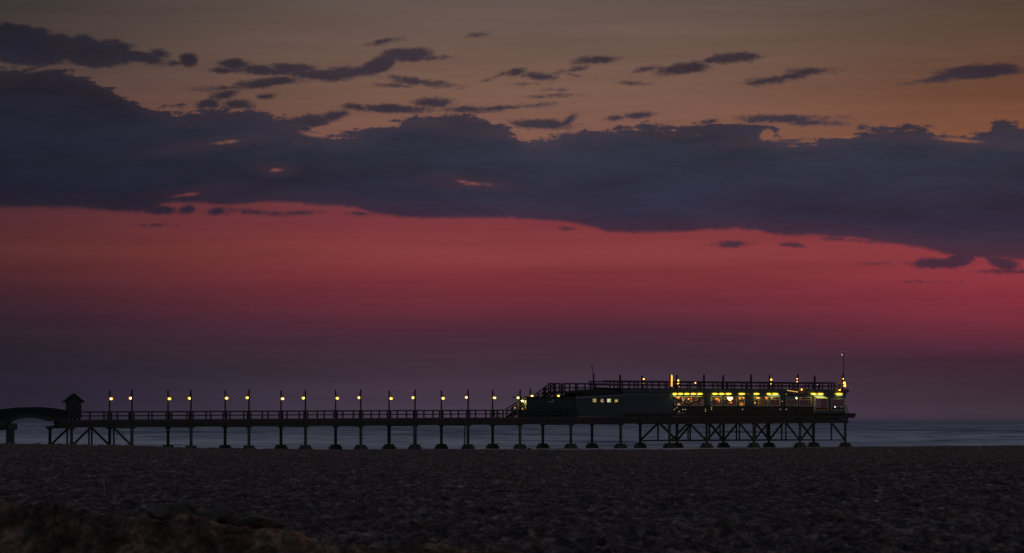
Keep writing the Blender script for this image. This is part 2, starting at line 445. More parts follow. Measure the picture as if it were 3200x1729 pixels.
for px in range(-260, 176, 8):
    q = px+8; ta, tb, tc_, td = T(px, .2), T(q, .2), T(q, 6.5), T(px, 6.5)
    f1 = lambda p, t, w: ZP(arch_top(p)*.35+arch_bot(p)*.65, t, w)+.12
    z4 = [f1(px, ta, .2), f1(q, tb, .2), f1(q, tc_, 6.5), f1(px, td, 6.5)]
    p4 = [(ta,.21), (tb,.21), (tc_,6.59), (td,6.59)]
    g.hexa([(p[0], p[1], z-.1) for p, z in zip(p4, z4)]+[(p[0], p[1], z+.1) for p, z in zip(p4, z4)])
g.build('bridge_deck', M['concrete'], br)
m = MB(); ta, tb = T(18), T(50)
m.box(ta+.1, tb-.15, -.9, 7.6, ZP(1344, ta), ZP(1323, ta)); m.build('pier_cap', M['concrete'], br, bevel=.12)
for w in (.1, 6.6):
    m = MB(); m.cyl(((T(20)+T(46))/2, w, -2), ((T(20)+T(46))/2, w, ZP(1343.5, ta)), .56, n=20); m.build('pier_column', M['concrete'], br)
m = MB(); m.box(T(146), T(163), -.35, .45, ZP(1337, -9), ZP(1332.5, -9)); m.build('bearing_plate', M['concrete'], br)

# rod leaning over the bridge
t0, t1 = T(7, .5), T(53, .5)
m = MB(); m.cyl((t0, .5, ZP(1279, t0, .5)-.8), (t1, .5, ZP(1221, t1, .5)), .032, .012, n=6)
o = m.build('fishing_rod', M['steel'], None, (t0, .5, ZP(1279, t0, .5)-.8))
tag(o, 'thin fishing rod slanting up from behind the bridge parapet at far left', 'fishing rod')

# ------------------------------------------------------------------ shed with the lit end wall
zr = ZP(1239.5, T_SHED0)
z0 = DT+S(66)
sh = thing('shed', 'dark flat-roofed shed whose landward end wall glows yellow beside a door', 'shed', (T_SHED0+T_SHED1)/2, 1.3, z0)
SA, SB, WA, WB = T_SHED0, T_SHED1, .05, 2.5
m = MB(); m.box(SA+.05, SB, WA, WB, z0+.02, zr-.2); m.build('wall', M['darkwall'], sh)
m = MB(); m.box(SA-.55, T(1756), WA-.15, WB+.3, zr-.16, zr)
m.prism([(T(1756)+.002, zr-.34), (SB+.9, ZP(1243, SB)), (SB+.9, ZP(1237, SB)), (T(1756)+.002, zr-.12)], WA-.12, WB+.3)
m.build('roof', M['sheet'], sh)
m = MB(); m.box(SA+.0, SA+.046, WA, WB, z0+.04, zr-.165); m.build('end_wall', M['clap'], sh)
m = MB(); m.box(SA-.04, SA-.003, WA+.48, WA+1.38, z0+.05, z0+2.1); dr = m.build('door', M['door'], sh)
m = MB(); m.box(SA-.055, SA-.042, WA+.8, WA+1.1, z0+1.0, z0+1.35); m.build('notice', emit('orange_notice', (1,.32,.04), .8), dr)
# lamp over the door
lp = thing('wall_lamp', 'swan-neck lamp lighting the yellow end wall above the shed door', 'wall lamp', SA-.3, WA+.35, zr-.4)
m = MB(); m.tube([(SA-.0, WA+.3, zr-.45), (SA-.15, WA+.32, zr-.28), (SA-.35, WA+.35, zr-.27), (SA-.45, WA+.38, zr-.42)], .03); m.build('arm', M['steel'], lp)
m = MB(); m.lathe((SA-.45, WA+.38, zr-.6), [(.03,.18),(.06,.12),(.2,0)]); m.build('lamp_shade', M['steel'], lp)
m = MB(); m.ell((SA-.45, WA+.38, zr-.6), .09); m.build('bulb', emit('greenish_bulb', (.95,1,.25), 50), lp)
# orange lamp between shed roof and terrace
def small_lamp(t, w, z, r, mt, label, cat='lamp', name='bulkhead_lamp', gr=None, arm=(0,.2,0), mt2=None):
    o = thing(name, label, cat, t, w, z, gr)
    a = MB(); a.tube([(t, w, z+r*.6), (t+arm[0], w+arm[1], z+r+.05+arm[2])], .02, 6); a.build('bracket', M['steel'], o)
    c = MB(); c.lathe((t, w, z), [(.0,r*1.15),(r*.5,r*1.1),(r*1.02,r*.55)], 10); c.build('hood', M['steel'], o)
    b = MB(); b.ell((t, w, z), r, r, r); b.build('bulb', mt, o, smooth=True)
    return o
t = T(1745, 1.5); z = ZP(1237.3, t, 1.5)
small_lamp(t, 1.5, z, .17, emit('amber_globe', (1,.55,.05), 3.0), 'round amber lamp on the shed roof under the terrace stairs', arm=(0,0,-.35))
t = T(1608.5, 3.0); z = ZP(1274, t, 3.0)
small_lamp(t, 3.0, z, .09, M['orangeshade'], 'tiny orange lamp at the foot of the outside stairs', arm=(0,0,-.2))
# pale spots on the shed wall: small dim round windows
pm = emit('dim_pane', (.6,.62,.75), .09)
pr = None
for i, (px, py) in enumerate(((1716,1256.5),(1722,1255.5),(1728,1250.5),(1728,1256))):
    t = T(px, WA); z = ZP(py, t, WA)
    m = MB(); m.cyl((t, WA-.02, z), (t, WA+.01, z), .075, n=12); m.build('vent_pane', pm, sh)

# ------------------------------------------------------------------ stairs and terrace walkway
st = thing('staircase', 'outside staircase with railings climbing from the jetty deck to the roof terrace', 'staircase', T(1660, 3.4), 3.4, DT+S(66))
W1, W2 = 2.9, 4.2
zd_t = ZP(1224, T(1735, W1), W1)           # terrace walkway level
def flight(tA, zA, tB, zB, nm='flight'):
    m = MB()
    for w in (W1, W2): m.bar((tA, w, zA-.15), (tB, w, zB-.15), .09, .34)
    n = max(3, int(abs(zB-zA)/.18))
    for i in range(n):
        f = (i+.5)/n; t = tA+(tB-tA)*f; z = zA+(zB-zA)*f
        m.box(t-.15, t+.15, W1+.05, W2-.05, z-.03, z+.02)
    o = m.build(nm, M['timber'], st)
    for w in (W1, W2):
        r = MB(); r.bar((tA, w, zA+1.1), (tB, w, zB+1.1), .1, .17); r.bar((tA, w, zA+.58), (tB, w, zB+.58), .07, .12)
        hr = r.build('handrail', M['rail'], st)
        for f in (0.02, .33, .66, .98):
            t = tA+(tB-tA)*f; z = zA+(zB-zA)*f
            m = MB(); m.box(t-.06, t+.06, w-.06, w+.06, z-.2, z+1.03); m.build('rail_post', M['rail'], hr)
s0, z_0 = T(1596, W1), DT+S(62)+.1
s1, z_1 = T(1655, W1), ZP(1267, T(1655, W1), W1)
s2, z_2 = T(1680, W1), ZP(1262, T(1680, W1), W1)
s3, z_3 = T(1731, W1), zd_t
flight(s0, z_0, s1, z_1); flight(s1, z_1, s2, z_2); flight(s2, z_2, s3, z_3)
m = MB(); tt = (s0+s3)/2
for t, z in ((s1, z_1), (s2, z_2)):
    for w in (W1, W2): m.box(t-.07, t+.07, w-.07, w+.07, DT+S(t), z-.1)
m.build('prop', M['timber'], st)
# leaning round-topped newel
t = T(1700, 4.4)
m = MB(); a, b = (t-.15, 4.4, z_2-.3), (T(1704, 4.4), 4.4, ZP(1211.5, t, 4.4)); m.cyl(a, b, .17, .21, n=14); m.ell((b[0], b[1], b[2]), .21)
tag(m.build('post', M['post'], None, a), 'thick leaning post with a rounded top beside the terrace stairs', 'post')

tw0, tw1 = s3, T(1878, W1)
wk = thing('terrace_walkway', 'raised timber walkway with railings from the stair head to the roof terrace', 'walkway', (tw0+tw1)/2, 3, zd_t)
zf = lambda t: 0
m = MB(); m.box(tw0, tw1, .9, 4.4, zd_t-.28, zd_t-.02); m.build('beam', M['timber'], wk)
m = MB(); m.box(tw0-.05, tw1, .85, 4.45, zd_t-.015, zd_t+.05); m.build('floor', M['planks'], wk)
ztw = ZP(1197, tw0, 1.0)
span = tw1-tw0
railing(wk, tw0, tw1, lambda t: .95, [T(p, .95) for p in (1732, 1757, 1765, 1780, 1804, 1846, 1861)], zf, ztw, zd_t)
railing(wk, tw0, tw1, lambda t: 4.35, [tw0+.2+span*f for f in (.02, .2, .55, .75, .98)], zf, ztw+.03, zd_t)
for px in (1733, 1756):
    t = T(px, 1.0); m = MB(); m.box(t-.17, t+.17, .83, 1.17, zr, ztw-.02); m.build('support', M['timber'], wk)
t = T(1814, 1.0); m = MB(); m.bar((t+.25, 1.0, ZP(1238.5, t)), (t-.15, 1.0, zd_t-.27), .12); m.build('strut', M['timber'], wk)
small_lamp(T(1755, .7), .7, ZP(1199, T(1755), .7), .035, M['dimglow'], 'pinprick pale light on the terrace railing corner', arm=(0,.2,0))

# post with gooseneck pipe
t = T(1855, .6); zb, ztp = zd_t-.4, ZP(1168, t, .6)
gp = thing('gooseneck_post', 'thick post topped by a thin pipe curled over like a hook, on the terrace walkway', 'post', t, .6, zb)
m = MB(); m.cyl((t, .6, zb), (t, .6, ztp), .13, n=12); m.build('post', M['post'], gp)
m = MB(); zh = ZP(1146, t, .6); pts = [(t-.12, .6, ztp-.4), (t-.12, .6, ztp+.2), (t-.16, .6, zh)]
for i in range(1, 9):
    a = math.pi*i/8; pts.append((t-.16-.16*(1-math.cos(a)), .6, zh+.18*math.sin(a)))
pts.append((t-.50, .6, zh-.12)); m.tube(pts, .045); m.ell(pts[-1], .07); m.build('hook_pipe', M['steel'], gp)

# ------------------------------------------------------------------ middle house with four little windows
HA, HB = T(1800), T_HOUSE1
z0 = DT+S(80)
ho = thing('house', 'grey boarded house with four small lit square windows between shed and restaurant', 'house', (HA+HB)/2, 3, z0)
e0, e1 = ZP(1245.5, HA), ZP(1237, HB)
WIN = []
for px, w_ in ((1858, 12), (1882, 10.5), (1903.5, 12), (1926, 10.5)):
    a, b = T(px-w_/2), T(px+w_/2); WIN.append((a, b, ZP(1257, a), ZP(1246.8, a)))
zA, zB = WIN[0][2], WIN[0][3]+.02
# front wall in pieces round the openings
m = MB(); W0, W1_ = 0.0, .18
m.box(HA, HB, W0, W1_, z0+.02, zA)
m.hexa([(HA,W0,zB),(HB,W0,zB),(HB,W1_,zB),(HA,W1_,zB),(HA,W0,e0-.03),(HB,W0,e1-.03),(HB,W1_,e1-.03),(HA,W1_,e0-.03)])
xs = [HA]+[v for q in WIN for v in q[:2]]+[HB]
for i in range(0, len(xs), 2): m.box(xs[i], xs[i+1], W0, W1_, zA, zB)
m.box(HA, HB, 5.0, 5.18, z0+.02, e0-.1); m.box(HA, HA+.18, W1_, 5.0, z0+.02, e0-.1)
m.build('wall', M['housewall'], ho)
for i, (a, b, c_, d_) in enumerate(WIN):
    f = MB()
    for x0, x1, y0, y1 in ((a-.05,b+.05,zB,zB+.05),(a-.05,b+.05,zA-.05,zA),(a-.05,a,zA,zB),(b,b+.05,zA,zB)): f.box(x0, x1, -.03, -.002, y0, y1)
    fo = f.build('window', M['housewall'], ho)
    p = MB(); p.box(a+.005, b-.005, .08, .1, zA+.005, zB-.005); p.build('pane', M['pane%d' % i], fo)
m = MB(); m.hexa([(HA-.1,-.22,e0-.03),(HB+.2,-.22,e1-.03),(HB+.2,.3,e1-.03),(HA-.1,.3,e0-.03),(HA-.1,-.22,e0+.24),(HB+.2,-.22,e1+.2),(HB+.2,.3,e1+.2),(HA-.1,.3,e0+.24)])
m.build('fascia', M['palefascia'], ho)
# curved dark roof above
prof = [(T(1824), e0+.55), (T(1824), ZP(1223, HA)), (T(1850), ZP(1218.5, HA)), (T(1880), ZP(1215.5, HA)), (T(1905), ZP(1216, HB)), (T(1922), ZP(1220, HB)), (T(1936), ZP(1226, HB)), (T(1946), ZP(1235.5, HB))]
m = MB(); m.prism(prof, -.05, 5.1)
m.prism([(HA-.05, e0+.243), (HB-.02, e1+.203), (HB-.02, e1+.24), (T(1824)-.002, e0+.6), (HA-.05, e0+.3)], -.0, 5.15)
m.build('roof', M['sheet'], ho)
m = MB(); t = T(1946.5); m.prism([(t-.05, ZP(1252, t)), (t+.12, ZP(1262, t)), (t+.16, ZP(1271, t)), (t+.02, ZP(1264, t))], -.10, -.06)
m.build('pipe_cover', mat('green_cover', (.10,.22,.08), (.07,.14,.06)), ho)

# ------------------------------------------------------------------ restaurant
RA, RB = T_HOUSE1+.02, T(2638)
RW = 7.6
ZF = DT+S(100)            # floor
ZR, ZRT = 9.06, 10.16     # terrace floor, terrace rail top
ZFB, ZH, ZTR, ZS = 8.35, 7.84, 7.42, 6.40
rs = thing('restaurant', 'blue-grey restaurant with lit windows and a railed roof terrace at the head of the jetty', 'restaurant', (RA+RB)/2, 3.8, ZF)
# blind blue wall
ZW = ZP(1293, RA)
m = MB(); m.box(RA, T_REST0, -.02, .2, ZW, ZFB-.1); m.build('wall', M['bluewall'], rs)
m = MB(); m.box(RA, T_REST0, .02, .2, ZF-.22, ZW-.003); m.build('skirt', M['brownwall'], rs)
m = MB(); m.box(RA-.1, T_REST0+.1, -.12, .05, ZFB-.34, ZFB-.2); m.build('ledge', M['palefascia'], rs)
m = MB(); m.box(RA, RA+.2, .21, RW, ZF+.01, ZFB-.1); m.box(RA, T_REST0, RW-.18, RW, ZF+.01, ZFB-.1); m.build('wall', M['bluewall'], rs)
m = MB(); m.box(T_REST0-.2, T_REST0, .21, RW-.19, ZF+.01, ZFB-.1); m.build('inner_wall', M['clap'], rs)
# fascia and roof
ERA = T(2542)
m = MB(); m.box(RA-.1, ERA, -.18, .3, ZFB-.02, ZR-.04); m.box(RA-.1, RB+.1, RW-.1, RW+.3, ZFB-.02, ZR-.04); m.box(ERA+.003, RB+.15, -.5, .3, ZFB-.05, ZR-.04)
m.box(RB-.15, RB+.15, .31, RW-.11, ZFB-.02, ZR-.04)
m.build('fascia', M['bluefascia'], rs)
m = MB(); m.box(RA-.15, RB+.2, -.24, RW+.35, ZR-.037, ZR); m.build('terrace_floor', M['planks'], rs)
m = MB(); m.box(T_REST0+.01, RB-.16, .31, RW-.11, ZFB+.15, ZFB+.25); m.build('ceiling', M['ceiling'], rs)
# floor
m = MB(); m.box(RA, RB, .2, RW-.2, ZF+.005, ZF+.06); m.build('floor', M['planks'], rs)
# knee walls
m = MB(); m.box(T_REST0, ERA-.01, .0, .16, ZF+.01, ZS-.05); m.build('knee_wall', M['brownwall'], rs)
m = MB(); m.box(T_REST0, RB-.2, RW-.16, RW, ZF+.01, ZS-.05); m.build('knee_wall', M['brownwall'], rs)
m = MB(); m.box(T_REST0, ERA-.01, -.05, .2, ZS-.047, ZS); m.build('sill', M['rail'], rs)
# header band
m = MB(); m.box(T_REST0, ERA-.01, .0, .16, ZH, ZFB-.2); m.build('header', M['bluefascia'], rs)
m = MB(); m.box(T_REST0, RB-.2, RW-.16, RW, ZH, ZFB-.03); m.build('header', M['bluefascia'], rs)
# windows: near side, bays given by the posts in the photo
def window(a, b, w, z0_, z1_, transom=None, fm='frame', fw=.09, mull=()):
    f = MB(); w_a, w_b = w+.03, w+.12
    f.box(a, b, w_a, w_b, z1_-fw, z1_-.003); f.box(a, b, w_a, w_b, z0_+.003, z0_+fw)
    f.box(a, a+fw, w_a, w_b, z0_+fw+.001, z1_-fw-.001); f.box(b-fw, b, w_a, w_b, z0_+fw+.001, z1_-fw-.001)
    if transom: f.box(a+fw+.001, b-fw-.001, w_a+.01, w_b-.01, transom-.04, transom+.04)
    for x in mull: f.box(x-.04, x+.04, w_a+.01, w_b-.01, z0_+fw+.001, (transom-.041) if transom else (z1_-fw-.001))
    o = f.build('window', M[fm], rs)
    g = MB(); g.box(a+fw, b-fw, w+.065, w+.075, z0_+fw, z1_-fw); g.build('pane', M['glass'], o)
    return o
post_px = [2107, 2200, 2220, 2258, 2306, 2325, 2356, 2380, 2404, 2440, 2456, 2496, 2540]
solid = [(2200,2220),(2329,2356),(2440,2456),(2381,2382)]
for a, b in ((2108,2199),(2221,2257),(2262,2304),(2308,2328),(2357,2380),(2382,2402),(2405,2439),(2457,2494),(2498,2538)):
    window(T(a), T(b), 0, ZS, ZH, ZTR if a != 2108 else None)
for a, b in ((2199.5,2220.5),(2328.5,2356.5),(2439.5,2456.5)):
    m = MB(); m.box(T(a), T(b), .02, .14, ZS+.003, ZH-.003); m.build('pier_panel', M['housewall'], rs)
for a, b in ((2257.3,2261.7),(2304.3,2307.7),(2380.2,2381.8),(2402.2,2404.8),(2494.3,2497.7),(2103,2107.7),(2538.3,2541)):
    m = MB(); m.box(T(a), T(b), .0, .15, ZS+.003, ZH-.003); m.build('window_post', M['brownwall'], rs)
# far side windows
x = T_REST0+.1; i = 0
while x < RB-2.2:
    b = min(x+2.3, RB-.3)
    window(x, b-.18, RW-.15, ZS, ZH, ZTR if i % 3 else None, mull=((x+1.1,) if i % 2 else ()))
    m = MB(); m.box(b-.175, b-.005, RW-.15, RW-.01, ZS+.003, ZH-.003); m.build('window_post', M['frame'], rs)
    x = b; i += 1
# interior columns
for px, w in ((2339, 2.2), (2370, 3.5), (2456, 3), (2328, 4), (2190, 4.5), (2165, 5.5)):
    t = T(px, w); m = MB(); m.box(t-.09, t+.09, w-.09, w+.09, ZF+.06, ZFB+.15); m.build('column', M['frame'], rs)
# V truss of the first bay
def vb(p, q, wd=.1, mt='frame'):
    m = MB(); m.bar(p, q, wd, wd*1.2); return m
wv = .45
A_, B_, C_ = (T(2105, wv), wv, ZP(1241, T(2105))), (T(2147, wv), wv, ZP(1262, T(2147))), (T(2196, wv), wv, ZP(1240, T(2196)))
vb(A_, B_).build('roof_strut', M['frame'], rs); vb(C_, B_).build('roof_strut', M['frame'], rs)
vb((B_[0], wv, B_[2]), (B_[0], wv, ZH+.3), .12).build('roof_strut', M['frame'], rs)
wv = .28
vb((T(2103), -.12, ZP(1241.5, T(2103))), (T(2150), -.12, ZP(1266, T(2150))), .13).build('roof_brace', M['steel'], rs)
vb((T(2205), -.12, ZP(1240, T(2205))), (T(2150), -.12, ZP(1266, T(2150))), .13).build('roof_brace', M['steel'], rs)
# projecting end room
EW = -.42; ZES, ZEH = 5.74, 7.72
m = MB(); m.box(ERA, RB, EW, EW+.14, ZES-.42, ZES-.003); m.build('knee_wall', M['bluefascia'], rs)
m = MB(); m.box(ERA, RB, EW, EW+.14, ZEH+.003, ZFB-.053); m.build('header', M['bluewall'], rs)
m = MB(); m.box(RB-.12, RB-.004, EW+.143, RW-.2, ZF+.07, 6.2); m.box(RB-.12, RB-.004, EW+.143, RW-.2, 7.75, ZFB-.06); m.build('end_wall', M['bluewall'], rs)
for q in range(4):
    a = .1+q*1.85
    f = MB(); f.box(RB-.1, RB-.02, a-.05, a+.05, 6.203, 7.747); f.build('window_post', M['frame'], rs)
m = MB(); m.box(RB-.07, RB-.06, .05, 5.7, 6.203, 7.747); m.build('end_pane', M['glass'], rs)
window(ERA+.05, T(2583), EW, ZES, ZEH, None); window(T(2593), RB-.02, EW, ZES, ZEH, ZTR+.1)
m = MB(); m.box(T(2583.3), T(2592.7), EW, EW+.13, ZES, ZEH); m.build('window_post', M['bluefascia'], rs)
m = MB(); m.box(ERA-.0, ERA+.12, EW+.143, .0, ZES-.4, ZFB-.06); m.build('return_wall', M['clap'], rs)
m = MB(); m.box(ERA, RB, EW-.02, .0, ZES-.5, ZES-.425); m.build('room_floor', M['timber'], rs)
for i in range(11):
    t = ERA+.25+i*.52
    m = MB(); m.bar((t+.0, EW+.02, ZES-.62), (t, .5, ZES-.62), .14, .2); m.build('joist_end', M['rail'], rs)
# beams projecting past the seaward end
te = T(2671)
m = MB(); m.box(RB-1, te, -.1, .25, ZP(1306, RB), ZP(1291.5, RB)); m.box(te+.003, te+.16, -.1, .2, ZP(1300, RB), ZP(1292.5, RB)); m.build('projecting_beam', M['timber'], rs, bevel=.03)
m = MB(); m.box(RB-1, te-.2, RW-.4, RW, ZP(1306, RB), ZP(1291.5, RB)); m.build('projecting_beam', M['timber'], rs)
m = MB(); m.box(RB+.17, T(2650), -.25, .1, ZP(1225, RB), ZP(1217, RB)); m.build('projecting_beam', M['timber'], rs)
m = MB(); m.tube([(T(2640), -.1, ZP(1262, RB)), (T(2644), -.1, ZP(1275, RB)), (T(2650), -.1, ZP(1292, RB))], .07); m.build('end_brace', M['timber'], rs)
# small pale service lights below the sill: real little bulkheads
for i, (px, py, c) in enumerate(((2115,1274.5,'dimglow'),(2107.5,1279.5,'dimglow'),(2134,1280,'dimglow'),(2142,1280,'dimglow'),(2122,1286,'dimglow'),(2204,1279.5,'warm'),(2204.5,1285.5,'warm'),
                                 (2223,1274.5,'dimglow'),(2223,1279.5,'dimglow'),(2320,1279.5,'dimglow'),(2438,1279.5,'dimglow'),(2457,1279.5,'dimglow'),(2444.5,1254.5,'dimglow'))):
    t = T(px); z = ZP(py, t)
    m = MB(); m.ell((t, -.03, z), .10, .05, .06); m.build('service_light', M['dimglow'], rs)
for a, b, py in ((2114,2127,1291.3), (2130,2138,1291)):
    t = T(a); m = MB(); m.box(t, T(b), -.03, -.002, ZP(py+.7, t), ZP(py-.7, t)); m.build('vent', emit('dim_slot', (.5,.5,.2), .12), rs)

# roof terrace railing, near and far side
nearp = [T(p) for p in (1905,1918,1965,1982,2020,2038,2058,2078,2084,2106,2148,2155,2178,2184,2227,2242,2273,2285,2294,2317,2330,2344,2374,2387,2418,2431,2442,2466,2482,2515,2526,2560,2588,2597,2608,2620)]
segs = [(T(1882), T(1935)), (T(1941), T(2088)), (T(2101), 96.85), (97.15, 105.85), (106.15, 114.85), (115.15, 123.85)]
for a, b in segs:
    railing(rs, a, b, lambda t: -.1, [p for p in nearp if a+.1 < p < b-.1], zf, ZRT, ZR)
for a, b in ((T(1840, RW), T(1936, RW)), (T(1940, RW), 90-.15), (90.15, 96.85), (97.15, 105.85), (106.15, 114.85), (115.15, 123.85)):
    n = int((b-a)/2.9); railing(rs, a, b, lambda t: RW, [a+.3+i*(b-a-.6)/max(1, n) for i in range(n+1)], zf, ZRT, ZR)
railing(rs, RB-.02, RB+.06, lambda t: 0, [], zf, ZRT, ZR)
m = MB(); m.box(RB-.06, RB+.1, .15, RW-.15, ZRT-.17, ZRT); m.box(RB-.0, RB+.06, .15, RW-.15, ZR+.42, ZR+.55); er = m.build('railing', M['rail'], rs)
for w in (1.2, 2.6, 4, 5.4, 6.6):
    m = MB(); m.box(RB-.02, RB+.09, w-.07, w+.07, ZR, ZRT-.168); m.build('rail_post', M['rail'], er)

# terrace posts
def terr_post(t, w, ztop, label, point=True, z0=ZR-.3, r=.16):
    m = MB(); m.cyl((t, w, z0), (t, w, ztop-.38), r, r*.94, n=14)
    if point:
        m.lathe((t, w, ztop-.38), [(r*.94,0),(r*.8,.16),(r*.45,.31),(.02,.38)], 14)
    else: m.cyl((t, w, ztop-.38), (t, w, ztop), r*.94, r*.85, n=14)
    o = m.build('terrace_post', M['post'], None, (t, w, z0))
    return tag(o, label, 'post', 'timber posts rising above the roof terrace')
P = [(1938,.0,1171,False,'flat-topped post above the blind blue wall, nearest the hooked pipe'),
     (2007,RW,1174,False,'post with one small orange light left of the fully lit orange post'),
     (2095,.0,1171,False,'post lit bright orange along its whole height at the start of the window row'),
     (2115,RW,1170,True,'pointed post just right of the fully lit orange post'),
     (2200,.0,1168,True,'first tall unlit pointed post right of the V-shaped window strut'),
     (2260,RW,1170.5,True,'unlit pointed post above the brightest white globe window'),
     (2347,.0,1168,True,'tall unlit pointed post midway along the lit window row'),
     (2405,RW,1171,True,'pointed post with orange light patch just under its tip'),
     (2493,.0,1168.5,True,'tall pointed post with small lights hung on its left side'),
     (2546,RW,1172,True,'last unlit pointed post before the brightly lit seaward corner'),
     (2634,.0,1169,True,'post glowing orange at the seaward corner below the mast')]
PT = {}
for px, w, py, pt, lb_ in P:
    t = T(px, w); terr_post(t, w if w else -.0, ZP(py, t, w), lb_, pt); PT[px] = t

# ------------------------------------------------------------------ lamps of the restaurant
def flood(t, w, z, label, dirv, r=.09, mt='spotbulb', gr='small floodlights on the roof terrace'):
    o = thing('floodlight', label, 'floodlight', t, w, z, gr)
    a = MB(); a.tube([(t, w, z), (t+dirv[0]*.15, w+dirv[1]*.15, z+dirv[2]*.15)], .02, 6); a.build('bracket', M['steel'], o)
    b = MB(); b.ell((t, w, z), r, r, r*1.1, n=10, k=6); b.build('lens', M[mt], o)
t = PT[2007]; flood(t+.05, RW-.33, ZP(1185, t, RW), 'orange floodlight on the post left of the fully lit orange post', (0,1,0), .09)
small_lamp(t, RW-.25, ZP(1198.5, t, RW), .04, M['orangeshade'], 'tiny orange lamp low on the post left of the fully lit orange post', arm=(0,.2,0))
t = PT[2095]
ls = thing('light_strip', 'tall glowing orange strip light on the post at the start of the window row', 'light', t+.12, -.2, ZR+.3)  # orange lamplight on the post, added as a glowing sleeve
m = MB(); za, zb = ZP(1208, t), ZP(1171.5, t); m.cyl((t+.07, -.2, za), (t+.07, -.2, zb), .115, .085, n=10); m.build('tube', emit('orange_strip', (1,.36,.02), 1.7), ls, smooth=True)
m = MB(); m.cyl((t+.10, -.28, za+.03), (t+.10, -.28, zb-.1), .035, n=8); m.build('core', emit('yellow_core', (1,.75,.15), 3), ls)
m = MB(); m.cyl((t+.07, -.2, za-.15), (t+.07, -.2, za+.0), .13, n=10); m.build('base', M['steel'], ls)
t = PT[2115]; flood(t+.05, RW-.32, ZP(1189.5, t, RW), 'orange floodlight on the pointed post right of the fully lit post', (0,1,0), .10)
small_lamp(t-.02, RW-.3, ZP(1199.5, t, RW), .10, M['warmbulb'], 'small warm lamp under the floodlight right of the fully lit post', arm=(0,.2,0))
small_lamp(T(2120.5, 5), 5, ZP(1198, T(2120, 5), 5), .08, M['warmbulb'], 'small warm lamp on the terrace just right of the two lit posts', arm=(0,.2,-.3))
small_lamp(T(2122.3, 4), 4, ZP(1208.3, T(2122, 4), 4), .05, M['orangeshade'], 'faint low lamp on the terrace right of the two lit posts', arm=(0,.2,-.3))
small_lamp(T(2173, 4), 4, ZP(1196.5, T(2173, 4), 4), .12, M['warmbulb'], 'lone warm lamp on the terrace rail left of the first tall unlit post', arm=(0,.2,-.5))
t = PT[2405]; flood(t+.08, RW-.32, ZP(1187, t, RW), 'orange floodlight under the tip of a far-side terrace post', (0,1,0), .11)
small_lamp(t+.02, RW-.3, ZP(1199.8, t, RW), .08, M['warmbulb'], 'small warm lamp below the floodlight on a far-side terrace post', arm=(0,.2,0))
t = PT[2493]; small_lamp(t-.2, -.1, ZP(1184, t), .10, M['warmbulb'], 'upper of two small lamps on the left of a tall pointed post', arm=(.15,0,0))
small_lamp(t-.2, -.12, ZP(1193, t), .11, M['warmbulb'], 'lower of two small lamps on the left of a tall pointed post', arm=(.15,0,0))
small_lamp(T(2554.5, 4), 4, ZP(1202, T(2554, 4), 4), .07, emit('pinkish_lamp', (1,.55,.4), .8), 'pale upright lamp behind the terrace rail near the last unlit post', arm=(0,.2,-.5))
t = PT[2634]
flood(t+.02, -.36, ZP(1197, t), 'brightest orange floodlight at the seaward corner of the terrace', (0,1,0), .15)
flood(t+.12, -.33, ZP(1205.5, t), 'lower orange floodlight at the foot of the seaward corner post', (0,1,0), .16)
flood(t-.2, -.33, ZP(1184.5, t), 'small floodlight high on the left of the seaward corner post', (.5,1,0), .06)
# fascia washers
flood(T(2505, -.45), -.46, ZP(1218, T(2505)), 'fascia light right of the tall pointed post with two small lamps', (0,1,0), .09, gr='small lamps washing the fascia')
flood(T(2625, -.72), -.66, ZP(1219, T(2625)), 'fascia light under the seaward corner of the terrace', (0,1,0), .09, gr='small lamps washing the fascia')
m = MB(); m.bar((T(2461, -.3), -.22, ZP(1220.3, T(2461))), (T(2494, -.3), -.22, ZP(1225.5, T(2494))), .04, .09)  # streak of light on the fascia, added as a glowing bar
tag(m.build('light_strip', emit('gold_strip', (1,.55,.12), 1.1), None, (T(2461, -.3), -.22, ZP(1220.3, T(2461)))), 'thin golden strip light slanting along the fascia above the windows', 'light')

# light the corner and fascia lamps throw on the boards beside them
for nm_, t_, w_, z_, en in (('corner', T(2628, -.7), -.55, ZP(1196, T(2628)), 7), ('fascia', T(2508, -.6), -.55, ZP(1215.5, T(2508)), 5), ('fascia', T(2624, -.9), -.85, ZP(1215.5, T(2624)), 6), ('strip', T(2100, -.4), -.4, ZP(1195, T(2100)), 2)):
    pl_ = bpy.data.lights.new('terrace_lamp_light', 'POINT'); pl_.energy = en; pl_.color = (1, .50, .08); pl_.shadow_soft_size = .08
    po = bpy.data.objects.new('light', pl_); COL.objects.link(po); po.parent = rs; q_ = rs['_o']; po.location = (t_-q_[0], w_-q_[1], z_-q_[2])
# light pools under the fascia, built as glowing ovals
ov = [(2101.5,2118),(2118.5,2136.5),(2137.5,2156.5),(2158,2177),(2178,2197.5),(2225,2245),(2245.5,2265.5),(2266.5,2287.5),(2307,2330),(2354.5,2374.5),(2395.5,2411),(2411.5,2434),(2533,2553),(2553.5,2575),(2609,2635)]
odesc = ['leftmost of the five oval lamps over the V-shaped strut','second of the five oval lamps over the V-shaped strut','third of the five oval lamps over the V-shaped strut',
 'fourth of the five oval lamps over the V-shaped strut','fifth of the five oval lamps over the V-shaped strut','left of the three oval lamps near the bright globe',
 'middle of the three oval lamps near the bright globe','right of the three oval lamps, straight above the bright globe','single oval lamp right of the bright globe',
 'single oval lamp midway between the bright globe and the pale panels','left oval lamp over the pale lit panels','right oval lamp over the pale lit panels',
 'left oval lamp of the projecting end room','middle oval lamp of the projecting end room','rightmost oval lamp of the projecting end room']
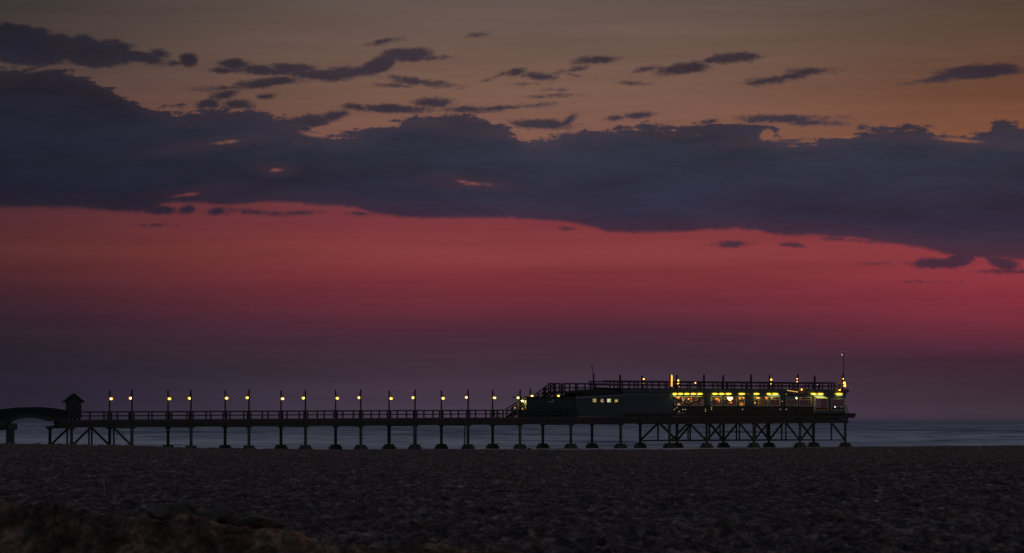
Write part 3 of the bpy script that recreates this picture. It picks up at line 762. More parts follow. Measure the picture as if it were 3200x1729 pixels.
for i, (a, b) in enumerate(ov):
    w = -.3 if a < 2500 else -.62
    ta, tb = T(a, w), T(b, w); tc = (ta+tb)/2; zc = ZP(1231, tc, w)
    o = thing('oval_lamp', 'yellow glowing '+odesc[i], 'lamp', tc, w, zc+.2, 'oval lamps under the restaurant fascia')
    m = MB(); m.ell((tc, w+.05, zc-.01), (tb-ta)/2, .09, .155, n=20, k=6, z0=-.1); m.build('shade', M['yellowlens'], o, smooth=True)
    m = MB(); m.ell((tc+.02, w+.04, zc-.065), (tb-ta)/2*.86, .09, .06, n=20, k=6); m.build('diffuser', M['whitelens'], o, smooth=True)
    # added point light that brightens the window frames below
    pl_ = bpy.data.lights.new('oval_lamp_light', 'POINT'); pl_.energy = 4.5; pl_.color = (1, .86, .22); pl_.shadow_soft_size = .12
    po = bpy.data.objects.new('light', pl_); COL.objects.link(po); po.parent = o; po.location = (0, -.12, -.55)
# pale lit louvre panels under some of the ovals
for a, b, y0, y1, w, lb_ in ((2104,2111,1233,1238.5,-.1,'small pale panel under the leftmost oval lamp'),(2402,2436,1234,1239,-.1,'pale lit panel under a pair of oval lamps midway'),
                     (2542,2572,1234.5,1238.5,-.5,'pale lit panel under the end room oval lamps'),(2613,2632,1234,1237.5,-.5,'pale lit panel under the rightmost oval lamp')):
    ta, tb = T(a, w), T(b, w)
    m = MB()
    n = 3 if y1-y0 > 4 else 2
    for i in range(n):
        zc0 = ZP(y1-(y1-y0)*(i+.05)/n, ta, w); zc1 = ZP(y1-(y1-y0)*(i+.8)/n, ta, w); m.box(ta, tb, w-.04, w, zc0, zc1)
    tag(m.build('lit_panel', emit('pale_green_louvre', (.62,.75,.32), .75), None, (ta, w, ZP(y1, ta, w))), lb_, 'light panel', 'pale louvred light panels')
# yellow slanted hatch in the end room
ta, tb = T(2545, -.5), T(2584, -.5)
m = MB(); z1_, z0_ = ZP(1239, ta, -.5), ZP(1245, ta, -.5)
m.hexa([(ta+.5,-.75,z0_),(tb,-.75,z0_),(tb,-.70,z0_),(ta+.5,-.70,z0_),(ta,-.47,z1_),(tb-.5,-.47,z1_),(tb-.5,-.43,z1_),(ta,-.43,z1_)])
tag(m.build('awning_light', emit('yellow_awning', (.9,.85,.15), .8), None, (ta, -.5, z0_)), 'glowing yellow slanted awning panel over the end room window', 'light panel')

# pendants and globes inside
pend = [(2119,1241,.30,'orangeshade','wide orange lamp inside the first bay by the blind wall'),(2152,1247,.13,'warmbulb','small lamp inside the first bay right of the V strut post'),(2160,1246,.10,'orangeshade','small orange lamp inside the first bay, further right'),
        (2241,1246.5,.26,'orangeshade','orange flower-shaped lamp left of the bright globe'),(2281.5,1243.5,.42,'whitebulb','largest and brightest white-hot globe lamp inside the windows'),
        (2311,1244,.24,'orangeshade','orange lamp just right of the bright globe'),(2324,1243,.15,'warmbulb','left of a close pair of warm lamps right of the bright globe'),(2329.5,1244,.14,'warmbulb','right of a close pair of warm lamps right of the bright globe'),
        (2366,1243,.17,'warmbulb','left of a warm lamp pair in the narrow middle bays'),(2371.5,1243,.17,'warmbulb','right of a warm lamp pair in the narrow middle bays'),
        (2397,1241.5,.33,'orangeshade','wide red-orange lamp beneath the pale lit panel'),(2412,1243,.18,'orangeshade','smaller orange lamp beside the wide red-orange lamp'),
        (2492,1242.5,.28,'whitebulb','bright whitish globe in the bay before the end room'),(2502,1242,.09,'orangeshade','small lamp just right of the whitish globe'),(2533,1241.5,.12,'orangeshade','orange lamp at the corner of the end room')]
for px, py, r, mt, lb_ in pend:
    w = 1.3; t = T(px, w); z = ZP(py, t, w)
    o = thing('pendant_lamp', lb_, 'pendant lamp', t, w, ZFB+.1, 'lamps hanging inside the restaurant')
    m = MB(); m.cyl((t, w, z+r*.5), (t, w, ZFB+.15), .015, n=6); m.build('cord', M['steel'], o)
    m = MB()
    if r > .25 and mt == 'orangeshade':
        m.ell((t, w, z), r*1.2, r*.9, r*.5, n=14); m.ell((t-r*.5, w-.05, z-r*.5), r*.35); m.ell((t+r*.4, w-.05, z-r*.55), r*.35)
    else: m.ell((t, w, z), r)
    m.build('lamp_shade', M[mt], o, smooth=True)
    pl_ = bpy.data.lights.new('pendant_light', 'POINT'); pl_.energy = 22*max(r, .12)/.25; pl_.color = (1, .42, .10); pl_.shadow_soft_size = r*.6
    po = bpy.data.objects.new('light', pl_); COL.objects.link(po); po.parent = o; po.location = (0, 0, z-r-.15-(ZFB+.1))
# table lamps
for px, py, r, mt, lb_ in ((2121,1265,.22,'glowball','round pale table lamp by the sill in the first bay'),(2317,1263,.30,'tabor','amber table lamp close to the sill right of the bright globe'),(2359,1259,.12,'warmbulb','small bright table light in the narrow middle bays'),(2609.5,1272,.13,'whitetab','small cold white table light in the end room'),(2284,1258,.22,'tabor','orange lamp on the table under the bright globe')):
    if mt not in M: M[mt] = emit(mt, {'glowball':(1,.62,.28),'tabor':(1,.36,.06),'whitetab':(.7,.95,1)}[mt], {'glowball':1.0,'tabor':1.0,'whitetab':2.5}[mt])
    w = 1.4; t = T(px, w); z = ZP(py, t, w)
    o = thing('table_lamp', lb_, 'table lamp', t, w, z-r, 'lamps standing on restaurant tables')
    m = MB(); m.cyl((t, w, z-r-.25), (t, w, z), .03, n=8); m.cyl((t, w, z-r-.28), (t, w, z-r-.24), .1, n=12); m.build('stand', M['steel'], o)
    m = MB(); m.ell((t, w, z), r, r, r*.9); m.build('lamp_shade', M[mt], o, smooth=True)
# tables
tabs = []
for px in (2125, 2170, 2235, 2286, 2320, 2420, 2480, 2565, 2615):
    w = 1.4; t = T(px, w); zt = ZF+.06
    zt2 = 6.12 if px < 2550 else 5.95
    o = thing('table', 'x', 'table', t, w, zt, 'restaurant tables behind the sill')
    m = MB(); m.cyl((t, w, zt2-.04), (t, w, zt2), .45, n=16); m.build('tabletop', M['door'], o)
    m = MB(); m.cyl((t, w, zt), (t, w, zt2-.04), .05, n=8); m.cyl((t, w, zt), (t, w, zt+.04), .25, n=12); m.build('leg', M['steel'], o)
    tabs.append(o)
for o, s_ in zip(tabs, ['table with the round pale lamp in the first window bay','empty table in the right half of the first bay','table left of the bright globe lamp','table under the bright globe lamp','table with the amber lamp right of the globe','table beneath the pale lit panel','table in the bay before the end room','left table in the projecting end room','table with the cold white light in the end room']):
    o['label'] = s_

# ------------------------------------------------------------------ diners (seated), one skinned body shared
def make_body():
    joints = {'pelvis':(0,0,.0),'belly':(.02,0,.2),'chest':(.02,0,.42),'neck':(.04,0,.56),'headb':(.07,0,.64),'head':(.08,0,.74),'crown':(.07,0,.82),
      'sl':(.0,.19,.5),'el':(.12,.25,.27),'hl':(.36,.15,.25),'sr':(.0,-.19,.5),'er':(.12,-.25,.27),'hr':(.36,-.15,.25),
      'kl':(.44,.13,.02),'al':(.46,.13,-.42),'fl':(.6,.13,-.44),'kr':(.44,-.13,.02),'ar':(.46,-.13,-.42),'fr':(.6,-.13,-.44)}
    rad = {'pelvis':.15,'belly':.13,'chest':.14,'neck':.055,'headb':.07,'head':.10,'crown':.07,'sl':.07,'sr':.07,'el':.045,'er':.045,'hl':.035,'hr':.035,
      'kl':.07,'kr':.07,'al':.045,'ar':.045,'fl':.035,'fr':.035}
    ed = [('pelvis','belly'),('belly','chest'),('chest','neck'),('neck','headb'),('headb','head'),('head','crown'),('chest','sl'),('sl','el'),('el','hl'),('chest','sr'),('sr','er'),('er','hr'),
      ('pelvis','kl'),('kl','al'),('al','fl'),('pelvis','kr'),('kr','ar'),('ar','fr')]
    # fingers
    for s_, h in ((1,'hl'),(-1,'hr')):
        hx, hy, hz = joints[h]
        for i in range(5):
            nm = '%s%d' % (h, i)
            if i < 4: p = (hx+.07, hy+(-.03+.02*i), hz+.0); q = (hx+.10-.004*abs(i-1.5), hy+(-.03+.02*i), hz-.02)
            else: p = (hx+.03, hy-s_*.045, hz); q = (hx+.06, hy-s_*.055, hz-.01)
            joints[nm] = p; joints[nm+'t'] = q; rad[nm] = .010; rad[nm+'t'] = .008; ed += [(h, nm), (nm, nm+'t')]
    names = list(joints); idx = {n: i for i, n in enumerate(names)}
    me = bpy.data.meshes.new('person'); me.from_pydata([joints[n] for n in names], [(idx[a], idx[b]) for a, b in ed], []); me.update()
    o = bpy.data.objects.new('person_proto', me); COL.objects.link(o)
    o.modifiers.new('skin', 'SKIN'); ss = o.modifiers.new('s', 'SUBSURF'); ss.levels = 1; ss.render_levels = 1
    for i, n in enumerate(names):
        v = me.skin_vertices[0].data[i]; v.radius = (rad[n], rad[n]); v.use_root = (n == 'pelvis')
    bpy.context.view_layer.update()
    dg = bpy.context.evaluated_depsgraph_get()
    me2 = bpy.data.meshes.new_from_object(o.evaluated_get(dg)); bpy.data.objects.remove(o); me2.name = 'person'
    return me2
body = make_body()
def clothe(me, shirt):
    me = me.copy(); me.materials.clear()
    for m in (shirt, M['skin'], M['hair']): me.materials.append(m)
    for p in me.polygons:
        c = p.center; p.use_smooth = True
        p.material_index = 1 if (c.z > .57 or (c.x > .3 and c.z > .18)) else (2 if c.z < -.4 else 0)
    return me
hm = MB(); hm.ell((.055, 0, .775), .11, .105, .10, n=12, k=6, z0=-.2)
shirts = {'rust red': (.5,.09,.04), 'orange': (.6,.2,.05), 'pale': (.55,.45,.35), 'dark': (.06,.04,.04)}
SM = {k_: mat('shirt_'+k_.replace(' ', '_'), (*v,), tuple(x*.7 for x in v), 6) for k_, v in shirts.items()}
bodies = {k_: clothe(body, SM[k_]) for k_ in shirts}
hmesh = None
diners = [(2241,0,'rust red','person in red seated left of the bright globe lamp'),(2247,1,'pale','person in a pale top seated left of the bright globe lamp'),(2275,0,'orange','person in orange seated just under and left of the bright globe'),
          (2297,1,'orange','person in orange seated just under and right of the bright globe'),(2396,0,'rust red','person in red seated beneath the wide red-orange lamp'),(2424,0,'pale','person in a pale top seated beneath the pale lit panel'),
          (2432,1,'rust red','person in red seated beneath the pale lit panel, at its right end'),(2527,0,'dark','person in dark clothes seated in the bay before the end room'),(2559,0,'rust red','person in red at the left window of the end room'),
          (2576,1,'rust red','person in red behind the middle frame of the end room window'),(2590,0,'dark','person in dark clothes seated at the centre of the end room'),(2129,1,'pale','person in a pale top seated by the round pale lamp')]
for px, flip, sk, lb_ in diners:
    w = 1.35+.25*flip; t = T(px, w); zh = 6.72 if px < 2550 else 6.5
    o = bpy.data.objects.new('person', bodies[sk]); COL.objects.link(o)
    o.location = J(t, w, zh-.86); o.rotation_euler = (0, 0, TH+(math.pi if flip else 0)+random.uniform(-.4, .4))
    tag(o, lb_, 'person', 'diners seated behind the restaurant windows')
    if hmesh is None:
        h = hm.build('hair', M['hair'], o, (0, 0, 0)); hmesh = h.data
    else:
        h = bpy.data.objects.new('hair', hmesh); COL.objects.link(h); h.parent = o
    # stool
    ct = J(t, w, zh-.86)
    c = thing('stool', lb_.replace('person', 'stool under the person', 1), 'stool', t, w, ZF+.06, 'stools under the diners')
    z1 = zh-.86-.13
    m = MB(); m.cyl((t, w, z1-.06), (t, w, z1), .18, n=14); m.build('seat', M['door'], c)
    m = MB()
    m.cyl((t, w, ZF+.06), (t, w, z1-.06), .03, n=8); m.cyl((t, w, ZF+.06), (t, w, ZF+.09), .2, n=12); m.build('leg', M['steel'], c)

# ------------------------------------------------------------------ mast at the seaward corner
t = T(2636.5, .2); zb, zt_ = ZR, ZP(1093.5, t, .2)
ms = thing('mast', 'tall thin mast with a small pale lamp at its top on the seaward corner', 'mast', t, .2, zb)
m = MB(); m.cyl((t, .2, zb), (t, .2, zt_), .075, .05, n=8); m.build('pole', M['steel'], ms)
m = MB(); zz = ZP(1107.5, t, .2); m.tube([(t, .2, zz+.35), (t-.16, .2, zz+.2), (t-.28, .2, zz+.05)], .03, 6); m.build('arm', M['steel'], ms)
m = MB(); m.ell((t-.3, .2, zz-.08), .12, .12, .12); m.build('bulb', emit('mast_lamp', (1,.62,.42), .7), ms)
m = MB(); m.ell((t-.09, .2, ZP(1099, t, .2)), .045); m.build('bulb', emit('mast_lamp2', (1,.5,.4), .6), ms)

exec_ground = True
# ------------------------------------------------------------------ sand
rng = np.random.RandomState(3)
def vnoise(x, y, seed):
    """smooth lattice noise in world metres, -1..1"""
    xi = np.floor(x).astype(np.int64); yi = np.floor(y).astype(np.int64); xf = x-xi; yf = y-yi
    def h(a, b):
        n = (a*374761393 + b*668265263 + seed*1442695041) & 0xffffffff
        n = ((n ^ (n >> 13))*1274126177) & 0xffffffff
        return ((n ^ (n >> 16)) & 0xffff)/32767.5-1
    u = xf*xf*(3-2*xf); v = yf*yf*(3-2*yf)
    return (h(xi,yi)*(1-u)+h(xi+1,yi)*u)*(1-v) + (h(xi,yi+1)*(1-u)+h(xi+1,yi+1)*u)*v
def beach(x, y):
    a = x/np.maximum(y, 40.0)
    ypx = np.interp(1600+a*F, [-1500,0,150,420,520,700,1000,2100,2300,2600,3200,4700], [1381,1387,1389,1394,1398,1403,1406,1405.5,1403,1398.5,1392.5,1382])
    zc = H-(ypx-HY)/F*300.0
    near = 2.28+0*x
    s = np.clip((y-45)/(300-45), 0, 1)
    z = near*(1-s**1.1)+zc*s**1.1
    back = np.clip((y-300)/130, 0, 1)
    drop = zc+3.2*(back**1.3)
    z = np.where(y > 300, zc-3.4*back**1.2, z)
    # low ridge of churned sand close to the camera on the left
    cx = -4.7
    prof = np.interp(x, [-14,-9,-4.4,-3,-2,-1.6,0,.8,1.6,3], [1.02,.97,.92,.84,.73,.66,.53,.40,.22,.02])
    rid = np.exp(-((y-27.5)/2.1)**2)
    z = z+prof*rid
    # churned lumps and footprints
    f = 1.0
    n = 0
    wx = x+.25*vnoise(x*1.3, y*1.3, 5); wy = y+.25*vnoise(x*1.3, y*1.3, 6)
    n = n+.050*vnoise(wx*.7, wy*.45, 1)+.055*(1-2*np.abs(vnoise(wx*1.9, wy*1.1, 2)))+.055*(1-2*np.abs(vnoise(wx*4.1, wy*2.0, 3)))+.030*vnoise(wx*9, wy*5, 4)
    foot = np.minimum(0, vnoise(wx*2.6+7, wy*1.3, 8)+.2)*.16
    n = n+foot+.018*vnoise(wx*20, wy*14, 9)
    amp = .75+.25*vnoise(x*.08, y*.05, 11)
    amp = amp*(1+.15*rid*np.clip(prof*1.5, 0, 1))
    return z+n*amp*np.where(y > 360, .3, 1)
def sand_material():
    m = bpy.data.materials.new('beach_sand'); m.use_nodes = True
    nt = m.node_tree; N = nt.nodes; L = nt.links; b = N['Principled BSDF']
    b.inputs['Roughness'].default_value = .95; b.inputs['Specular IOR Level'].default_value = .15
    tc = N.new('ShaderNodeTexCoord')
    def nz_(sc_, det, sy=1.0, r_=.7):
        mp = N.new('ShaderNodeMapping'); mp.inputs['Scale'].default_value = (1, sy, 1); L.new(tc.outputs['Object'], mp.inputs[0])
        n = N.new('ShaderNodeTexNoise'); n.inputs['Scale'].default_value = sc_; n.inputs['Detail'].default_value = det; n.inputs['Roughness'].default_value = r_
        L.new(mp.outputs[0], n.inputs['Vector']); return n
    n1 = nz_(5.2, 9, .2); n2 = nz_(12, 8, .25); n3 = nz_(1.5, 7, .16, .78)
    cr = N.new('ShaderNodeValToRGB'); e = cr.color_ramp.elements
    e[0].position = .36; e[0].color = (.034,.025,.024,1); e[1].position = .70; e[1].color = (.46,.335,.31,1)
    x = e.new(.50); x.color = (.115,.086,.082,1)
    L.new(n1.outputs['Fac'], cr.inputs[0])
    # damp, shell strewn and dry patches
    cp = N.new('ShaderNodeValToRGB'); e = cp.color_ramp.elements
    e[0].position = .36; e[0].color = (.38,.36,.38,1); e[1].position = .66; e[1].color = (1.7,1.55,1.5,1); x = e.new(.5); x.color = (.9,.9,.92,1)
    L.new(n3.outputs['Fac'], cp.inputs[0])
    m0 = N.new('ShaderNodeMix'); m0.data_type = 'RGBA'; m0.blend_type = 'MULTIPLY'; m0.inputs[0].default_value = 1
    L.new(cr.outputs[0], m0.inputs[6]); L.new(cp.outputs[0], m0.inputs[7])
    mx = N.new('ShaderNodeMix'); mx.data_type = 'RGBA'; mx.blend_type = 'MULTIPLY'; mx.inputs[0].default_value = .8
    mr = N.new('ShaderNodeMapRange'); mr.inputs[1].default_value = .35; mr.inputs[2].default_value = .65; mr.inputs[3].default_value = .5; mr.inputs[4].default_value = 1.4
    L.new(n2.outputs['Fac'], mr.inputs[0]); L.new(m0.outputs[2], mx.inputs[6]); L.new(mr.outputs[0], mx.inputs[7])
    # warm light on the nearest ridge, put into the sand colour
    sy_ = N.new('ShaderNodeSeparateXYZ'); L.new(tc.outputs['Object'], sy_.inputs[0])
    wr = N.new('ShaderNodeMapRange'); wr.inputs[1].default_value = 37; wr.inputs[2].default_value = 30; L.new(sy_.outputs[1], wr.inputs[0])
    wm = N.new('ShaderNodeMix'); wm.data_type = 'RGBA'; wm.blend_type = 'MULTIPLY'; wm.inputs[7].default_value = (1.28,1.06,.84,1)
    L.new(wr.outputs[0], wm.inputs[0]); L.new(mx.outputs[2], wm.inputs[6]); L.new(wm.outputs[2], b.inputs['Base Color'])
    bp = N.new('ShaderNodeBump'); bp.inputs['Strength'].default_value = .9; bp.inputs['Distance'].default_value = .06
    L.new(n2.outputs['Fac'], bp.inputs['Height']); L.new(bp.outputs[0], b.inputs['Normal'])
    return m
us = np.concatenate([np.linspace(-3.0, -.22, 60, endpoint=False), np.linspace(-.22, .22, 1250), np.linspace(.22, 3.0, 61)[1:]])
iy = np.concatenate([np.linspace(1/55.0, 1/330.0, 560)])            # near rows spaced finely, far rows coarser
ys = np.concatenate([np.linspace(-30, 16, 24, endpoint=False), np.linspace(16, 25, 30, endpoint=False), 1/iy-0*iy])
ys = np.concatenate([np.linspace(-30, 18, 24, endpoint=False), np.linspace(18, 55, 330, endpoint=False), 1/np.linspace(1/55.0, 1/305.0, 520), np.linspace(307, 470, 60)])
X = (ys[:, None]+30.0)*us[None, :]; Y = np.repeat(ys[:, None], len(us), 1)
Zs = beach(X, Y)
nr, nc = X.shape
co = np.stack([X, Y, Zs], -1).reshape(-1, 3).astype(np.float32)
ii = (np.arange(nr-1)[:, None]*nc+np.arange(nc-1)[None, :]).reshape(-1)
quads = np.stack([ii, ii+1, ii+nc+1, ii+nc], -1).astype(np.int32)
def npmesh(name, co, quads, mt):
    me = bpy.data.meshes.new(name)
    me.vertices.add(len(co)); me.vertices.foreach_set('co', co.ravel())
    me.loops.add(quads.size); me.loops.foreach_set('vertex_index', quads.ravel())
    me.polygons.add(len(quads)); me.polygons.foreach_set('loop_start', np.arange(0, quads.size, 4, dtype=np.int32))
    me.polygons.foreach_set('loop_total', np.full(len(quads), 4, np.int32)); me.polygons.foreach_set('use_smooth', np.ones(len(quads), bool))
    me.update(); me.validate(); me.materials.append(mt)
    o = bpy.data.objects.new(name, me); COL.objects.link(o); return o
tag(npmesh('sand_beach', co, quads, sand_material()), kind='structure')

# rocks on the near ridge, at far left front
def rock(px, py, Yd, sx, sy, sz, seed, label, mt=None):
    x = (px-1600)/F*Yd; z = H+(HY-py)/F*Yd
    bm = bmesh.new(); bmesh.ops.create_icosphere(bm, subdivisions=4, radius=1)
    r_ = random.Random(seed); pl = [(Vector((r_.uniform(-1,1), r_.uniform(-1,1), r_.uniform(-.6,1))).normalized(), r_.uniform(.55,.9)) for _ in range(11)]
    for v in bm.verts:
        for n, d_ in pl:
            q = v.co.dot(n)
            if q > d_: v.co -= n*(q-d_)*.85
        v.co *= 1+.05*math.sin(v.co.x*9+seed)*math.cos(v.co.z*8)
        v.co = Vector((v.co.x*sx, v.co.y*sy, v.co.z*sz))
    me = bpy.data.meshes.new('rock'); bm.to_mesh(me); bm.free(); me.materials.append(mt or M['rock'])
    me.polygons.foreach_set('use_smooth', [True]*len(me.polygons))
    o = bpy.data.objects.new('rock', me); COL.objects.link(o); o.location = (x, Yd, z); o.rotation_euler = (0, 0, r_.uniform(-.3,.3))
    return tag(o, label, 'rock', 'dark rocks half buried in the near ridge of sand')
rock(520, 1603, 27.6, .25, .2, .10, 1, 'largest dark smooth rock on the near sand ridge, furthest left')
rock(578, 1596, 28.2, .12, .15, .10, 2, 'reddish pointed rock just behind the largest dark rock')
rock(640, 1618, 27.8, .12, .14, .08, 4, 'small blocky rock in the gap between the larger ones')
rock(703, 1610, 28.0, .14, .16, .10, 5, 'upright brown rock right of the blocky one')
rock(795, 1630, 28.0, .24, .16, .07, 9, 'long low grey rock tapering to the right end of the ridge')
# shells / pebbles
def pebble(px, py, r, label, gy=None):
    # find where the view line meets the sand
    q = (px-1600)/F; e = (HY-py)/F
    for yy in np.arange(35, 300, .25):
        if H+e*yy < beach(np.array([q*yy]), np.array([yy]))[0]: break
    x = q*yy; z = H+e*yy
    bm = bmesh.new(); bmesh.ops.create_icosphere(bm, subdivisions=2, radius=r)
    for v in bm.verts: v.co.z *= .6; v.co.x *= 1.3; v.co += Vector((math.sin(v.co.y*60)*r*.1, 0, 0))
    me = bpy.data.meshes.new('shell'); bm.to_mesh(me); bm.free(); me.materials.append(M['shell'])
    o = bpy.data.objects.new('shell', me); COL.objects.link(o); o.location = (x, yy, z+.0)
    tag(o, label, 'shell', 'pale shells scattered on the dark sand')
pebble(2738, 1568, .055, 'brightest white shell on the open sand at right')
pebble(2824, 1497, .05, 'small pale shell further up the sand, right of the jetty head')
pebble(2136, 1570, .06, 'pale pinkish shell in the middle of the sand below the restaurant')
pebble(1742, 1430, .09, 'pale shell near the crest of the beach below the house')
pebble(1020, 1665-60, .03, 'small pale shell in the middle foreground left of centre')

# a dark stump on the beach crest and a dry stalk
def on_beach(px, Yd):
    x = (px-1600)/F*Yd; return x, Yd, float(beach(np.array([x]), np.array([Yd]))[0])
x, yy, z = on_beach(1653, 292.0)
m = MB(); m.lathe((0, 0, 0), [(.20,-.1),(.17,.08),(.13,.2),(.06,.27),(.0,.28)], 9); m.cyl((.05,0,.1), (.28,0,.2), .05, .02, n=6)
o = m.build('stump', M['rock'], None, (0, 0, 0)); o.location = (x, yy, z)
tag(o, 'small dark stump standing on the crest of the beach before the jetty piles', 'stump')
x, yy, z = on_beach(325, 78.0)
m = MB(); m.tube([(0,0,-.05), (.01,0,.12), (-.005,0,.22)], .006, 5)
o = m.build('dry_stalk', M['shell'], None, (0, 0, 0)); o.location = (x, yy, z)
tag(o, 'thin pale dry stalk sticking up from the sand at left', 'stalk')

# ------------------------------------------------------------------ water
def water_material():
    m = bpy.data.materials.new('sea_water'); m.use_nodes = True
    nt = m.node_tree; N = nt.nodes; L = nt.links; b = N['Principled BSDF']
    geo = N.new('ShaderNodeTexCoord'); sp = N.new('ShaderNodeSeparateXYZ'); L.new(geo.outputs['Object'], sp.inputs[0])
    def noise(sx, sy, detail, rough, off=0):
        mp = N.new('ShaderNodeMapping'); mp.inputs['Scale'].default_value = (sx, sy, 1); mp.inputs['Location'].default_value = (off, off*2, off)
        n = N.new('ShaderNodeTexNoise'); n.inputs['Scale'].default_value = 1; n.inputs['Detail'].default_value = detail; n.inputs['Roughness'].default_value = rough
        L.new(geo.outputs['Object'], mp.inputs[0]); L.new(mp.outputs[0], n.inputs['Vector']); return n
    a = noise(.035, .011, 6, .62, 3); c = noise(.012, .0035, 5, .58, 9); f = noise(.13, .03, 5, .6, 1)
    def M2(op, x, y, z=None):
        n = N.new('ShaderNodeMath'); n.operation = op
        for i, q in enumerate((x, y, z)):
            if q is None: continue
            if isinstance(q, (int, float)): n.inputs[i].default_value = q
            else: L.new(q, n.inputs[i])
        return n.outputs[0]
    sm = M2('MULTIPLY_ADD', M2('SUBTRACT', a.outputs['Fac'], .5), 2.3, M2('MULTIPLY_ADD', M2('SUBTRACT', c.outputs['Fac'], .5), 2.3, M2('MULTIPLY', M2('SUBTRACT', f.outputs['Fac'], .5), 1.5)))
    # surf zone near the beach, calmer trough behind it, outer bar, then open sea: offsets along the distance, bent by noise
    dist = M2('MULTIPLY', M2('LOGARITHM', sp.outputs[1], 10.0), 1.0)
    dist = M2('MULTIPLY_ADD', M2('SUBTRACT', c.outputs['Fac'], .5), .45, dist)
    zr_ = N.new('ShaderNodeValToRGB'); L.new(M2('MULTIPLY_ADD', dist, .5, -1.25), zr_.inputs[0])      # 2.5..4.5 -> 0..1
    ez = zr_.color_ramp.elements; ez[0].position = .05; ez[0].color = (.62,.62,.62,1); ez[1].position = .9; ez[1].color = (.12,.12,.12,1)
    for p_, v_ in ((.18,.60),(.22,.52),(.26,.36),(.33,.26),(.40,.36),(.48,.26),(.56,.33),(.66,.22)):
        q_ = ez.new(p_); q_.color = (v_, v_, v_, 1)
    tot = M2('ADD', zr_.outputs[0], sm)
    cr = N.new('ShaderNodeValToRGB'); e = cr.color_ramp.elements
    e[0].position = .0; e[0].color = (.25,.26,.34,1); e[1].position = 1.0; e[1].color = (.98,.96,1.0,1); x = e.new(.45); x.color = (.62,.62,.72,1)
    L.new(tot, cr.inputs[0]); L.new(cr.outputs[0], b.inputs['Base Color'])
    b.inputs['Roughness'].default_value = .6; b.inputs['Specular IOR Level'].default_value = .0
    bp = N.new('ShaderNodeBump'); bp.inputs['Strength'].default_value = .5; bp.inputs['Distance'].default_value = .6
    L.new(f.outputs['Fac'], bp.inputs['Height']); L.new(bp.outputs[0], b.inputs['Normal'])
    return m
yw = 1/np.linspace(1/290.0, 1/60000.0, 420); uw = np.linspace(-1.2, 1.2, 240)
Xw = (yw[:, None]+200)*uw[None, :]; Yw = np.repeat(yw[:, None], len(uw), 1)
fade = np.clip((Yw-430)/200, 0, 1)*np.exp(-Yw/5000)
Zw = fade*(.30*vnoise(Xw*.008, Yw*.022, 21)+.12*vnoise(Xw*.03, Yw*.06, 22))-.02
co = np.stack([Xw, Yw, Zw], -1).reshape(-1, 3).astype(np.float32)
nr, nc = Xw.shape; ii = (np.arange(nr-1)[:, None]*nc+np.arange(nc-1)[None, :]).reshape(-1)
tag(npmesh('sea', co, np.stack([ii, ii+1, ii+nc+1, ii+nc], -1).astype(np.int32), water_material()), kind='structure')

# ------------------------------------------------------------------ sky (world, by direction only)
w = bpy.data.worlds.new('World'); sc.world = w; w.use_nodes = True
nt = w.node_tree; nt.nodes.clear(); N = nt.nodes; L = nt.links
def put(x, inp):
    if isinstance(x, (int, float)): inp.default_value = x
    elif isinstance(x, tuple): inp.default_value = x
    else: L.new(x, inp)
def ma(op, a, b=None, c=None, clamp=False):
    n = N.new('ShaderNodeMath'); n.operation = op; n.use_clamp = clamp
    put(a, n.inputs[0])
    if b is not None: put(b, n.inputs[1])
    if c is not None: put(c, n.inputs[2])
    return n.outputs[0]
def mrange(x, a, b, c=0.0, d=1.0, smooth=False):
    n = N.new('ShaderNodeMapRange'); n.interpolation_type = 'SMOOTHSTEP' if smooth else 'LINEAR'
    for i, v in enumerate((x, a, b, c, d)): put(v, n.inputs[i])
    return n.outputs[0]
def mixc(f, a, b, mode='MIX'):
    n = N.new('ShaderNodeMix'); n.data_type = 'RGBA'; n.blend_type = mode
    put(f, n.inputs[0]); put(a, n.inputs[6]); put(b, n.inputs[7]); return n.outputs[2]
tc = N.new('ShaderNodeTexCoord'); sp = N.new('ShaderNodeSeparateXYZ'); L.new(tc.outputs['Generated'], sp.inputs[0])
az = ma('ARCTAN2', sp.outputs[0], sp.outputs[1])       # 0 = due sea, + to the right
el = ma('ARCSINE', sp.outputs[2])
# angular units of 1e-4 rad, counted like the measurements above
def ua(px): return 1600+math.atan((px-1600)/F)*F
def va(px, py):
    a = math.atan((px-1600)/F); return HY-math.atan((HY-py)/F*math.cos(a))*F
U = ma('MULTIPLY_ADD', az, F, 1600.0); V = ma('MULTIPLY_ADD', el, -F, HY)
def ramp(fac, stops):
    n = N.new('ShaderNodeValToRGB'); e = n.color_ramp.elements; n.color_ramp.interpolation = 'B_SPLINE' if 0 else 'EASE' if 0 else 'LINEAR'
    while len(e) > 1: e.remove(e[-1])
    for i, (p, c) in enumerate(stops):
        x = e[0] if i == 0 else e.new(p)
        x.position = p; x.color = lin(*c)
    put(fac, n.inputs[0]); return n.outputs[0]
VR0, VR1 = 1400.0, -400.0
fv = mrange(V, VR0, VR1)
def pos(v): return (VR0-v)/(VR0-VR1)
LEFT = [(1390,(33,35,47)),(1320,(34,35,48)),(1304,(38,36,50)),(1200,(37,33,46)),(1080,(39,32,44)),(1010,(46,34,46)),(960,(53,35,45)),(900,(63,36,44)),(830,(80,42,44)),(780,(87,46,46)),(720,(80,43,47)),(660,(76,43,49)),(600,(84,50,55)),(450,(92,60,58)),(330,(84,62,60)),(200,(70,58,56)),(90,(62,54,53)),(0,(58,52,51)),(-350,(50,48,50))]
